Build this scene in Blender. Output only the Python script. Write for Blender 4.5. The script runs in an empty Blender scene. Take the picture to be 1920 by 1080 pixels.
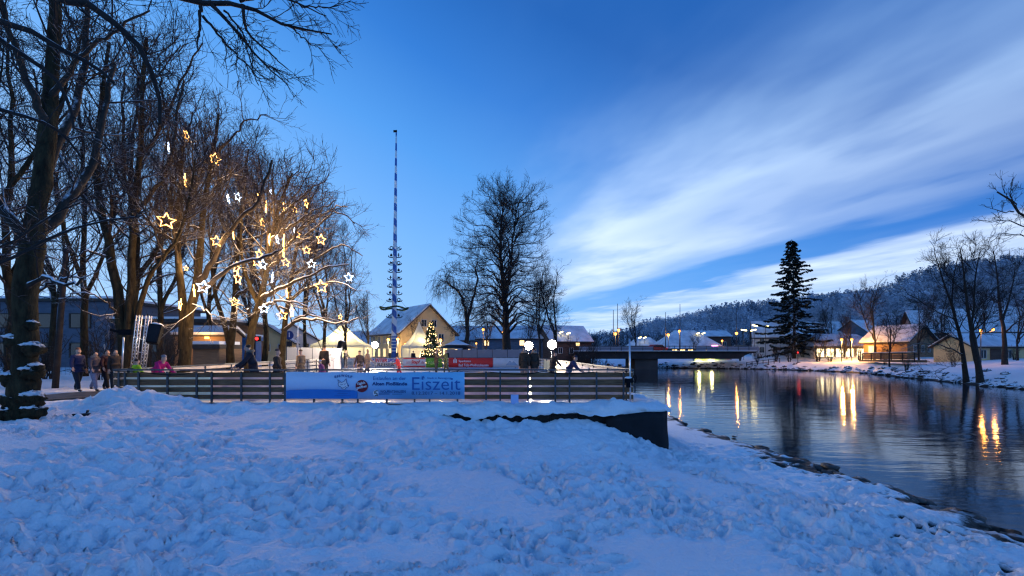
import bpy, math, random
import numpy as np
from mathutils import Vector, Matrix
R_ = math.radians
random.seed(7)
scene = bpy.context.scene
COL = scene.collection

# ------------------------------------------------------------------ camera
F = 853.333; HOR = 660.0; E = 1.6            # focal length in photo pixels, horizon row, eye height over the rink
cam_d = bpy.data.cameras.new('camera'); cam = bpy.data.objects.new('camera', cam_d); COL.objects.link(cam)
cam_d.lens = 16.0; cam_d.sensor_width = 36.0; cam_d.shift_y = (HOR - 540) / 1920
cam_d.clip_start = 0.1; cam_d.clip_end = 3000
cam.location = (0, 0, E); cam.rotation_euler = (R_(90), 0, 0)
scene.camera = cam
def P(px, py, Y): return Vector(((px - 960) / F * Y, Y, E - (py - HOR) / F * Y))
def GX(px, Y): return (px - 960) / F * Y

# ------------------------------------------------------------------ world
scene.view_settings.view_transform = 'Standard'; scene.view_settings.look = 'None'
scene.view_settings.exposure = 0.43; scene.view_settings.gamma = 1.0
cy = scene.cycles
cy.use_denoising = True; cy.max_bounces = 6; cy.diffuse_bounces = 3; cy.glossy_bounces = 3
cy.transmission_bounces = 3; cy.transparent_max_bounces = 8
cy.caustics_reflective = False; cy.caustics_refractive = False
cy.sample_clamp_indirect = 3.0; cy.use_adaptive_sampling = True; cy.adaptive_threshold = 0.02
cy.filter_width = 1.3

W = bpy.data.worlds.new('World'); scene.world = W; W.use_nodes = True
nt = W.node_tree; nt.nodes.clear()
def N(tree, t, **kw):
    n = tree.nodes.new(t)
    for k, v in kw.items(): setattr(n, k, v)
    return n
def mth(tree, op, a, b=None, c=None, clamp=False):
    n = tree.nodes.new('ShaderNodeMath'); n.operation = op; n.use_clamp = clamp
    for i, v in enumerate((a, b, c)):
        if v is None: continue
        if isinstance(v, (int, float)): n.inputs[i].default_value = v
        else: tree.links.new(v, n.inputs[i])
    return n.outputs[0]
def ramp(tree, fac, stops, interp='EASE'):
    n = tree.nodes.new('ShaderNodeValToRGB'); cr = n.color_ramp; cr.interpolation = interp
    while len(cr.elements) < len(stops): cr.elements.new(0.5)
    for e, (p, c) in zip(cr.elements, stops):
        e.position = p; e.color = (c, c, c, 1) if isinstance(c, (int, float)) else (*c, 1)
    tree.links.new(fac, n.inputs[0]); return n.outputs[0]
def mixc(tree, fac, a, b, blend='MIX'):
    n = tree.nodes.new('ShaderNodeMix'); n.data_type = 'RGBA'; n.blend_type = blend
    for i, v in ((0, fac), (6, a), (7, b)):
        if isinstance(v, (int, float)): n.inputs[i].default_value = v
        elif isinstance(v, tuple): n.inputs[i].default_value = (*v, 1)
        else: tree.links.new(v, n.inputs[i])
    return n.outputs[2]
def combine(tree, x, y, z):
    n = tree.nodes.new('ShaderNodeCombineXYZ')
    for i, v in enumerate((x, y, z)):
        if isinstance(v, (int, float)): n.inputs[i].default_value = v
        else: tree.links.new(v, n.inputs[i])
    return n.outputs[0]
def noise(tree, vec, scale, detail=3, rough=0.5, dist=0.0):
    n = tree.nodes.new('ShaderNodeTexNoise'); n.inputs['Scale'].default_value = scale
    n.inputs['Detail'].default_value = detail; n.inputs['Roughness'].default_value = rough
    n.inputs['Distortion'].default_value = dist
    if vec is not None: tree.links.new(vec, n.inputs['Vector'])
    return n.outputs['Fac']

SUN_EL, SUN_ROT = R_(1.5), R_(200)
def build_world():
    t = nt; L = t.links
    tc = N(t, 'ShaderNodeTexCoord'); sp = N(t, 'ShaderNodeSeparateXYZ'); L.new(tc.outputs['Generated'], sp.inputs[0])
    x, y, z = sp.outputs
    zc = mth(t, 'MAXIMUM', z, 0.012)
    # clear dusk sky: paler low and to the left, deep blue high and to the right
    s = mth(t, 'ADD', z, mth(t, 'MULTIPLY', mth(t, 'ADD', x, 0.12), 0.42))
    s = mth(t, 'MULTIPLY', mth(t, 'ADD', s, 0.25), 0.8)
    base = ramp(t, s, [(0.0, (.36, .56, .84)), (.20, (.25, .46, .80)), (.36, (.15, .37, .76)), (.50, (.072, .27, .68)),
                       (.62, (.030, .165, .53)), (.74, (.0115, .094, .365)), (1.0, (.008, .070, .29))], 'LINEAR')
    # thin cloud sheets: streaks lying on a high flat layer
    u = mth(t, 'DIVIDE', mth(t, 'ADD', x, mth(t, 'MULTIPLY', y, 0.19)), zc)
    v = mth(t, 'DIVIDE', y, zc)
    n1 = noise(t, combine(t, mth(t, 'MULTIPLY', u, .55), mth(t, 'MULTIPLY', v, .22), 3.1), 1.0, 3, .5)
    n2 = noise(t, combine(t, mth(t, 'MULTIPLY', u, 1.5), mth(t, 'MULTIPLY', v, .8), 9.4), 1.0, 4, .55)
    uw = mth(t, 'ADD', u, mth(t, 'MULTIPLY', mth(t, 'SUBTRACT', n1, .5), 2.6))
    uw = mth(t, 'ADD', uw, mth(t, 'MULTIPLY', mth(t, 'SUBTRACT', n2, .5), 1.3))
    band = ramp(t, mth(t, 'DIVIDE', uw, 10.0), [(0.0, .03), (.04, .10), (.09, .30), (.15, .60), (.215, .88), (.262, .40), (.32, .04),
                        (.385, .06), (.44, .62), (.53, .90), (.64, .70), (.78, .85), (1.0, .60)], 'EASE')
    tex = ramp(t, n2, [(.28, .55), (.72, 1.25)], 'LINEAR')
    dens = mth(t, 'MULTIPLY', band, tex)
    fade = ramp(t, z, [(0.0, .25), (.05, .75), (.14, 1.0), (.50, .62), (.62, .34), (1.0, .25)], 'LINEAR')
    dens = mth(t, 'MULTIPLY', mth(t, 'MULTIPLY', dens, fade), .94, clamp=True)
    front = ramp(t, mth(t, 'ADD', mth(t, 'MULTIPLY', x, 1.0), .18), [(.0, .0), (.38, 1.0)], 'LINEAR')
    front = mth(t, 'MULTIPLY', front, ramp(t, y, [(.0, .0), (.25, 1.0)], 'LINEAR'))
    dens = mth(t, 'MULTIPLY', dens, front)
    ccol = ramp(t, z, [(0.0, (.62, .74, .90)), (.22, (.64, .76, .92)), (.42, (.42, .62, .90)), (.6, (.20, .43, .80))], 'LINEAR')
    col = mixc(t, dens, base, ccol)
    sky = N(t, 'ShaderNodeTexSky'); sky.sky_type = 'NISHITA'; sky.sun_disc = False
    sky.sun_elevation = SUN_EL; sky.sun_rotation = SUN_ROT; sky.ozone_density = 5.0
    bg1 = N(t, 'ShaderNodeBackground'); L.new(col, bg1.inputs[0]); bg1.inputs[1].default_value = 1.0
    bg2 = N(t, 'ShaderNodeBackground'); L.new(sky.outputs[0], bg2.inputs[0]); bg2.inputs[1].default_value = 0.01
    ad = N(t, 'ShaderNodeAddShader'); L.new(bg1.outputs[0], ad.inputs[0]); L.new(bg2.outputs[0], ad.inputs[1])
    out = N(t, 'ShaderNodeOutputWorld'); L.new(ad.outputs[0], out.inputs[0])
    W.cycles.sampling_method = 'MANUAL'; W.cycles.sample_map_resolution = 512
build_world()
sun_d = bpy.data.lights.new('sun', 'SUN'); sun = bpy.data.objects.new('sun', sun_d); COL.objects.link(sun)
sun_d.energy = 0.42; sun_d.angle = R_(24); sun_d.color = (.22, .50, 1.0)      # afterglow, very soft
sun.rotation_euler = (R_(68), 0, R_(66))

# ------------------------------------------------------------------ helpers
def tag(o, label=None, cat=None, group=None, kind=None):
    if label: o['label'] = label
    if cat: o['category'] = cat
    if group: o['group'] = group
    if kind: o['kind'] = kind
    return o
def thing(name, loc, label, cat, group=None, rz=0.0):
    o = bpy.data.objects.new(name, None); COL.objects.link(o)
    o.empty_display_size = .2; o.location = loc; o.rotation_euler = (0, 0, rz)
    return tag(o, label, cat, group)
def mesh_obj(name, verts, faces, mat, parent=None, smooth=False, local=False):
    """verts are world coordinates unless local; under a parent they are made relative to it"""
    me = bpy.data.meshes.new(name)
    verts = np.asarray(verts, dtype=np.float64).reshape(-1, 3)
    if parent is not None and not local:
        M = np.array(parent_world(parent).inverted())
        verts = verts @ M[:3, :3].T + M[:3, 3]
    if isinstance(faces, np.ndarray):
        nf, k = faces.shape
        me.vertices.add(len(verts)); me.vertices.foreach_set('co', verts.astype(np.float32).ravel())
        me.loops.add(nf * k); me.loops.foreach_set('vertex_index', faces.astype(np.int32).ravel())
        me.polygons.add(nf); me.polygons.foreach_set('loop_start', np.arange(0, nf * k, k, dtype=np.int32))
        me.update(calc_edges=True)
    else:
        me.from_pydata([tuple(v) for v in verts], [], [tuple(f) for f in faces])
    me.validate()
    if smooth: me.polygons.foreach_set('use_smooth', np.ones(len(me.polygons), dtype=bool))
    me.materials.append(mat)
    o = bpy.data.objects.new(name, me); COL.objects.link(o)
    if parent is not None: o.parent = parent
    return o
def parent_world(o):
    M = Matrix.LocRotScale(o.location, o.rotation_euler, o.scale)
    return parent_world(o.parent) @ M if o.parent else M
class MB:
    def __init__(s): s.v = []; s.f = []
    def add(s, vs, fs):
        b = len(s.v); s.v += [tuple(v) for v in vs]; s.f += [tuple(i + b for i in f) for f in fs]; return s
    def box(s, c, size, rz=0.0, rx=0.0, ry=0.0):
        hx, hy, hz = (q / 2 for q in size)
        M = Matrix.Rotation(rz, 3, 'Z') @ Matrix.Rotation(ry, 3, 'Y') @ Matrix.Rotation(rx, 3, 'X')
        vs = [Vector(c) + M @ Vector((a * hx, b * hy, d * hz)) for a in (-1, 1) for b in (-1, 1) for d in (-1, 1)]
        return s.add(vs, [(0, 1, 3, 2), (4, 6, 7, 5), (0, 4, 5, 1), (2, 3, 7, 6), (0, 2, 6, 4), (1, 5, 7, 3)])
    def bar(s, a, b, w, h):
        """box from a to b, w wide sideways and h high"""
        a = Vector(a); b = Vector(b); d = (b - a); L = d.length; d.normalize()
        up = Vector((0, 0, 1)) if abs(d.z) < .95 else Vector((0, 1, 0))
        x = d.cross(up).normalized(); u = x.cross(d)
        vs = [p + x * (i * w / 2) + u * (j * h / 2) for p in (a, b) for i in (-1, 1) for j in (-1, 1)]
        return s.add(vs, [(0, 1, 3, 2), (4, 6, 7, 5), (0, 4, 5, 1), (2, 3, 7, 6), (0, 2, 6, 4), (1, 5, 7, 3)])
    def tube(s, pts, r, sides=8, caps=True):
        pts = [Vector(p) for p in pts]; n = len(pts)
        rr = [r] * n if isinstance(r, (int, float)) else r
        b = len(s.v)
        for i, p in enumerate(pts):
            t = (pts[min(i + 1, n - 1)] - pts[max(i - 1, 0)]).normalized()
            ref = Vector((0, 0, 1)) if abs(t.z) < .9 else Vector((0, 1, 0))
            x = t.cross(ref).normalized(); y = t.cross(x)
            for k in range(sides):
                a = 2 * math.pi * k / sides
                s.v.append(tuple(p + (x * math.cos(a) + y * math.sin(a)) * rr[i]))
        for i in range(n - 1):
            for k in range(sides):
                k2 = (k + 1) % sides
                s.f.append((b + i * sides + k, b + i * sides + k2, b + (i + 1) * sides + k2, b + (i + 1) * sides + k))
        if caps:
            s.f.append(tuple(b + k for k in range(sides - 1, -1, -1)))
            s.f.append(tuple(b + (n - 1) * sides + k for k in range(sides)))
        return s
    def lathe(s, c, prof, sides=16, rot0=0.0):
        c = Vector(c); b = len(s.v)
        for r, z in prof:
            for k in range(sides):
                a = rot0 + 2 * math.pi * k / sides
                s.v.append((c.x + r * math.cos(a), c.y + r * math.sin(a), c.z + z))
        for i in range(len(prof) - 1):
            for k in range(sides):
                k2 = (k + 1) % sides
                s.f.append((b + i * sides + k, b + i * sides + k2, b + (i + 1) * sides + k2, b + (i + 1) * sides + k))
        s.f.append(tuple(b + k for k in range(sides - 1, -1, -1)))
        s.f.append(tuple(b + (len(prof) - 1) * sides + k for k in range(sides)))
        return s
    def ball(s, c, r, seg=10, rings=6, sq=(1, 1, 1), jit=0.0, rng=random):
        c = Vector(c); prof = []
        b = len(s.v)
        for i in range(rings + 1):
            th = math.pi * i / rings
            for k in range(seg):
                a = 2 * math.pi * k / seg; j = 1 + rng.uniform(-jit, jit)
                s.v.append((c.x + r * sq[0] * j * math.sin(th) * math.cos(a), c.y + r * sq[1] * j * math.sin(th) * math.sin(a), c.z - r * sq[2] * j * math.cos(th)))
        for i in range(rings):
            for k in range(seg):
                k2 = (k + 1) % seg
                s.f.append((b + i * seg + k, b + i * seg + k2, b + (i + 1) * seg + k2, b + (i + 1) * seg + k))
        return s
    def prism(s, poly, a, b):
        """2D polygon (list of 3D points on one side) extruded by vector b-a"""
        a = Vector(a); b = Vector(b); n = len(poly); base = len(s.v)
        for q in (a, b):
            for p in poly: s.v.append(tuple(Vector(p) + q))
        s.f.append(tuple(base + i for i in range(n - 1, -1, -1))); s.f.append(tuple(base + n + i for i in range(n)))
        for i in range(n):
            j = (i + 1) % n; s.f.append((base + i, base + j, base + n + j, base + n + i))
        return s
    def build(s, name, mat, parent=None, smooth=False, local=False):
        return mesh_obj(name, s.v, s.f, mat, parent, smooth, local)

# ------------------------------------------------------------------ materials
def mat(name, col, rough=.7, var=.25, scale=6.0, bump=.0, bscale=None, metal=0.0, snow=None, emit=None, estr=0.0, col2=None,
        trans=0.0, stretch=None, spec=.3):
    m = bpy.data.materials.new(name); m.use_nodes = True; t = m.node_tree; L = t.links
    bs = t.nodes['Principled BSDF']; out = t.nodes['Material Output']
    bs.inputs['Roughness'].default_value = rough; bs.inputs['Metallic'].default_value = metal
    bs.inputs['Specular IOR Level'].default_value = spec
    tc = N(t, 'ShaderNodeTexCoord'); vec = tc.outputs['Object']
    if stretch:
        mp = N(t, 'ShaderNodeMapping'); mp.inputs['Scale'].default_value = stretch; L.new(vec, mp.inputs[0]); vec = mp.outputs[0]
    n = noise(t, vec, scale, 4, .6)
    c1 = tuple(max(0, q * (1 - var)) for q in col); c2 = col2 or tuple(min(1, q * (1 + var)) for q in col)
    c = ramp(t, n, [(.3, c1), (.7, c2)], 'LINEAR')
    if snow:
        lo, hi, sc = snow
        ge = N(t, 'ShaderNodeNewGeometry'); sp = N(t, 'ShaderNodeSeparateXYZ'); L.new(ge.outputs['Normal'], sp.inputs[0])
        ns = noise(t, ge.outputs['Position'], sc, 3, .6)
        q = mth(t, 'ADD', sp.outputs[2], mth(t, 'MULTIPLY', mth(t, 'SUBTRACT', ns, .5), .9))
        mr = N(t, 'ShaderNodeMapRange'); L.new(q, mr.inputs[0]); mr.inputs[1].default_value = lo; mr.inputs[2].default_value = hi
        c = mixc(t, mr.outputs[0], c, (.82, .84, .88))
    L.new(c, bs.inputs['Base Color'])
    if bump:
        bn = noise(t, vec, bscale or scale * 3, 4, .6)
        bp = N(t, 'ShaderNodeBump'); bp.inputs['Strength'].default_value = bump; bp.inputs['Distance'].default_value = .05
        L.new(bn, bp.inputs['Height']); L.new(bp.outputs[0], bs.inputs['Normal'])
    if emit:
        bs.inputs['Emission Color'].default_value = (*emit, 1); bs.inputs['Emission Strength'].default_value = estr
    if trans:
        tr = N(t, 'ShaderNodeBsdfTranslucent'); L.new(c, tr.inputs[0])
        mx = N(t, 'ShaderNodeMixShader'); mx.inputs[0].default_value = trans
        L.new(bs.outputs[0], mx.inputs[1]); L.new(tr.outputs[0], mx.inputs[2]); L.new(mx.outputs[0], out.inputs[0])
    return m
def glow(name, col, strength):
    m = bpy.data.materials.new(name); m.use_nodes = True; t = m.node_tree
    t.nodes.remove(t.nodes['Principled BSDF'])
    e = N(t, 'ShaderNodeEmission'); e.inputs[0].default_value = (*col, 1); e.inputs[1].default_value = strength
    t.links.new(e.outputs[0], t.nodes['Material Output'].inputs[0]); return m
M = {}
M['bark'] = mat('bark', (.030, .022, .016), .95, .5, 7, 1.0, 26, snow=(.55, .8, 5), col2=(.060, .048, .026), stretch=(1, 1, .35), spec=.1)
M['limb'] = mat('limb_bark', (.034, .026, .020), .95, .4, 6, .4, 30, snow=(.34, .62, 6))
M['twig'] = mat('twig_bark', (.022, .015, .013), .9, .3, 6, snow=(.45, 1.0, 5))
M['dark_bark'] = mat('dark_bark', (.030, .024, .021), .9, .4, 5, .5, 22, snow=(.66, .9, 4))
M['dark_limb'] = mat('dark_limb', (.028, .022, .020), .9, .3, 5, snow=(.62, .9, 3))
M['dark_twig'] = mat('dark_twig', (.026, .021, .020), .9, .3, 5, snow=(.95, 1.3, 5))
M['wood'] = mat('grey_brown_plank', (.17, .098, .052), .8, .4, 4, .3, 40, stretch=(.6, 1, 5))
M['light_wood'] = mat('pale_plank', (.58, .50, .42), .75, .2, 4, .2, 30, stretch=(.5, .5, 5))
M['barn_wood'] = mat('barn_wood', (.22, .13, .07), .8, .35, 3, .3, 20, stretch=(.4, .4, 9))
M['steel'] = mat('dark_galvanised_steel', (.075, .085, .10), .45, .2, 12, metal=.5)
M['alu'] = mat('bright_aluminium', (.72, .72, .74), .28, .08, 12, metal=.9)
M['black'] = mat('black_plastic', (.010, .010, .012), .8, .3, 20, spec=.04)
M['rubber'] = mat('dark_cover_sheet', (.012, .012, .015), .6, .3, 3, .25, 8, spec=.2)
M['concrete'] = mat('weathered_concrete', (.022, .020, .019), .95, .6, 5, .8, 18, snow=(.30, .52, 7), spec=.1)
M['stone'] = mat('wet_dark_stone', (.050, .044, .040), .6, .5, 3, .6, 9, snow=(.97, 1.25, 2))
M['riprap'] = mat('bank_stone', (.035, .030, .028), .8, .5, 1.5, .5, 5, snow=(.55, .8, .8))
M['white_sheet'] = mat('white_hoarding', (.34, .33, .37), .6, .06, 2, trans=.35)
M['tent'] = mat('tent_fabric', (.76, .74, .68), .65, .06, 1.2, .2, 4, trans=.45)
M['roof_snow'] = mat('roof_snow', (.80, .82, .86), .7, .05, 1.2, .3, 3)
M['yellow_wall'] = mat('yellow_render', (.58, .43, .22), .85, .12, .9, .2, 10)
M['cream_wall'] = mat('cream_render', (.52, .47, .38), .85, .12, .9, .2, 10)
M['dim_wall'] = mat('dull_plum_render', (.22, .17, .165), .85, .15, .9, .2, 10)
M['white_wall'] = mat('white_render', (.55, .56, .58), .85, .1, .9, .2, 10)
M['grey_wall'] = mat('grey_cladding', (.10, .12, .16), .8, .25, .7, .2, 5, stretch=(1, 1, 4))
M['brown_wall'] = mat('brown_cladding', (.085, .052, .040), .8, .3, .7, .2, 5, stretch=(1, 1, 6))
M['roof_dark'] = mat('dark_roof_edge', (.05, .04, .035), .8, .3, 3)
M['frame'] = mat('window_frame', (.45, .43, .40), .6, .1, 8)
M['pane_dark'] = mat('dark_window_glass', (.012, .016, .024), .08, .2, 2, spec=.6)
M['pane_lit'] = glow('lit_window', (1.0, .66, .27), 2.2)
M['shop_lit'] = glow('lit_shop_window', (1.0, .80, .44), 3.6)
M['blue_wall'] = mat('blue_container_paint', (.03, .14, .36), .5, .15, 2)
M['bridge'] = mat('bridge_concrete', (.030, .029, .032), .9, .3, .6, .3, 4)
M['pier'] = mat('pier_concrete', (.060, .056, .055), .9, .25, .5, .3, 3)
M['rail'] = mat('railing_panel', (.22, .24, .30), .6, .1, 3)
M['conifer'] = mat('spruce_needle', (.014, .019, .017), .95, .5, 1.2, snow=(.80, 1.2, .6), spec=.05)
M['xmas'] = mat('fir_needle', (.020, .050, .022), .8, .5, 5)
M['lamp_orange'] = glow('sodium_lamp', (1.0, .30, .04), 8)
M['lamp_small'] = glow('sodium_lamp_small', (1.0, .38, .07), 7)
M['lamp_tube'] = glow('fluorescent_lamp', (1.0, .80, .30), 9)
M['flood'] = glow('floodlight_face', (1.0, .86, .68), 160)
M['star_warm'] = glow('warm_star_bulb', (1.0, .47, .12), 8)
M['star_white'] = glow('cold_star_bulb', (.66, .78, 1.0), 9)
M['fairy'] = glow('fairy_bulb', (1.0, .66, .26), 12)
M['red_lamp'] = glow('red_signal', (1.0, .03, .03), 2.6)
M['skin'] = mat('skin', (.50, .30, .22), .6, .08, 10)
M['hair'] = mat('dark_hair', (.03, .022, .018), .7, .3, 30)
M['blade'] = M['alu']
def cloth(name, c): 
    if name not in M: M[name] = mat(name, c, .85, .2, 14, .3, 60)
    return M[name]

def snow_material():
    m = bpy.data.materials.new('snow'); m.use_nodes = True; t = m.node_tree; L = t.links
    bs = t.nodes['Principled BSDF']; bs.inputs['Roughness'].default_value = .65; bs.inputs['Specular IOR Level'].default_value = .25
    ge = N(t, 'ShaderNodeNewGeometry'); pos = ge.outputs['Position']; sp = N(t, 'ShaderNodeSeparateXYZ'); L.new(pos, sp.inputs[0])
    n = noise(t, pos, .9, 5, .6)
    c = ramp(t, n, [(.3, (.80, .82, .85)), (.7, (.88, .89, .90))], 'LINEAR')
    # wet stones and mud bare just above the water
    nz = noise(t, pos, 1.6, 5, .65)
    q = mth(t, 'ADD', sp.outputs[2], mth(t, 'MULTIPLY', mth(t, 'SUBTRACT', nz, .5), .42))
    mr = N(t, 'ShaderNodeMapRange'); L.new(q, mr.inputs[0]); mr.inputs[1].default_value = -1.66; mr.inputs[2].default_value = -1.60
    mud = ramp(t, noise(t, pos, 5, 4, .6), [(.3, (.018, .015, .013)), (.7, (.06, .052, .045))], 'LINEAR')
    c = mixc(t, mr.outputs[0], mud, c); L.new(c, bs.inputs['Base Color'])
    b1 = noise(t, pos, 9, 5, .62); b2 = noise(t, pos, 38, 3, .6)
    h = mth(t, 'ADD', b1, mth(t, 'MULTIPLY', b2, .22))
    bp = N(t, 'ShaderNodeBump'); bp.inputs['Strength'].default_value = .8; bp.inputs['Distance'].default_value = .07
    L.new(h, bp.inputs['Height']); L.new(bp.outputs[0], bs.inputs['Normal'])
    return m
M['snow'] = snow_material()
def water_material():
    m = bpy.data.materials.new('water'); m.use_nodes = True; t = m.node_tree; L = t.links
    bs = t.nodes['Principled BSDF']; bs.inputs['Base Color'].default_value = (.006, .012, .022, 1)
    bs.inputs['Roughness'].default_value = .07; bs.inputs['IOR'].default_value = 1.333; bs.inputs['Specular IOR Level'].default_value = .5
    ge = N(t, 'ShaderNodeNewGeometry')
    mp = N(t, 'ShaderNodeMapping'); mp.inputs['Rotation'].default_value = (0, 0, R_(14)); mp.inputs['Scale'].default_value = (.8, 2.6, 1)
    L.new(ge.outputs['Position'], mp.inputs[0])
    a = noise(t, mp.outputs[0], .35, 3, .5, .4); b = noise(t, mp.outputs[0], 1.5, 3, .55, .6)
    big = noise(t, ge.outputs['Position'], .05, 2, .5)
    amp = ramp(t, big, [(.35, .25), (.62, 1.0)], 'LINEAR')
    h = mth(t, 'ADD', a, mth(t, 'MULTIPLY', mth(t, 'MULTIPLY', b, .45), amp))
    bp = N(t, 'ShaderNodeBump'); bp.inputs['Strength'].default_value = .35; bp.inputs['Distance'].default_value = .050
    L.new(h, bp.inputs['Height']); L.new(bp.outputs[0], bs.inputs['Normal'])
    return m
M['water'] = water_material()
def maypole_material():
    m = bpy.data.materials.new('maypole_paint'); m.use_nodes = True; t = m.node_tree; L = t.links
    bs = t.nodes['Principled BSDF']; bs.inputs['Roughness'].default_value = .5
    tc = N(t, 'ShaderNodeTexCoord'); sp = N(t, 'ShaderNodeSeparateXYZ'); L.new(tc.outputs['Object'], sp.inputs[0])
    an = mth(t, 'DIVIDE', mth(t, 'ARCTAN2', sp.outputs[1], sp.outputs[0]), 2 * math.pi)
    q = mth(t, 'FRACT', mth(t, 'ADD', mth(t, 'DIVIDE', sp.outputs[2], 1.75), an))
    spiral = mth(t, 'GREATER_THAN', q, .5)
    rings = mth(t, 'GREATER_THAN', mth(t, 'FRACT', mth(t, 'DIVIDE', sp.outputs[2], .36)), .62)
    low = mth(t, 'LESS_THAN', sp.outputs[2], 3.4); mid = mth(t, 'LESS_THAN', sp.outputs[2], 1.6)
    rings = mth(t, 'MULTIPLY', rings, mth(t, 'SUBTRACT', 1.0, mid))
    fac = mth(t, 'ADD', mth(t, 'MULTIPLY', spiral, mth(t, 'SUBTRACT', 1.0, low)), mth(t, 'MULTIPLY', rings, low), clamp=True)
    c = mixc(t, fac, (.035, .12, .40), (.74, .74, .74)); L.new(c, bs.inputs['Base Color'])
    return m
M['maypole'] = maypole_material()
M['house_snow'] = mat('patchy_roof_snow', (.46, .46, .50), .8, .0, .55, .4, 2.5, col2=(.80, .82, .86))

# ------------------------------------------------------------------ numpy noise
def vnoise(x, y, seed=0):
    xi = np.floor(x).astype(np.int64); yi = np.floor(y).astype(np.int64); xf = x - xi; yf = y - yi
    def h(a, b):
        n = (a * 374761393 + b * 668265263 + seed * 974711) & 0x7fffffff
        n = ((n ^ (n >> 13)) * 1274126177) & 0x7fffffff
        n = n ^ (n >> 16)
        return (n & 0xffff) / 65535.0
    u = xf * xf * xf * (xf * (xf * 6 - 15) + 10); v = yf * yf * yf * (yf * (yf * 6 - 15) + 10)
    return (h(xi, yi) * (1 - u) + h(xi + 1, yi) * u) * (1 - v) + (h(xi, yi + 1) * (1 - u) + h(xi + 1, yi + 1) * u) * v - .5
def fbm(x, y, f, seed, octs=3):
    s = 0; a = 1
    for i in range(octs):
        c, d = math.cos(i * 1.1 + .4), math.sin(i * 1.1 + .4)
        s = s + a * vnoise((x * c + y * d) * f, (y * c - x * d) * f, seed + i * 17); f *= 2.03; a *= .5
    return s
def sstep(a, b, x):
    t = np.clip((x - a) / (b - a), 0, 1); return t * t * (3 - 2 * t)

# ------------------------------------------------------------------ ground, river
WZ = -1.8
RIVER = np.array([(8.6, -60), (8.7, 7), (9.0, 11), (8.5, 15), (7.9, 23), (7.4, 30), (9, 42), (11, 60), (13, 80), (8, 98), (-30, 125), (-160, 160),
                  (-160, 190), (-20, 145), (5, 114), (20, 104), (31.7, 97), (40, 94), (46.7, 91), (52, 87), (55, 81), (57, 75), (55.5, 69), (52, 60), (49, 50), (46.6, 41), (46, 20), (48, -60)], float)
def river_sd(x, y):
    """distance to the river outline, negative inside the water"""
    d = np.full(x.shape, 1e9); inside = np.zeros(x.shape, bool)
    n = len(RIVER)
    for i in range(n):
        a = RIVER[i]; b = RIVER[(i + 1) % n]; e = b - a
        t = np.clip(((x - a[0]) * e[0] + (y - a[1]) * e[1]) / (e @ e), 0, 1)
        d = np.minimum(d, np.hypot(x - a[0] - t * e[0], y - a[1] - t * e[1]))
        cond = ((a[1] > y) != (b[1] > y))
        xx = a[0] + (y - a[1]) / (b[1] - a[1] + 1e-12) * e[0]
        inside ^= cond & (x < xx)
    return np.where(inside, -d, d)
def terrace_x(y): return 4.45 - (y - 13.5) * .045       # right edge of the rink terrace
foot_rng = np.random.default_rng(3)
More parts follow.
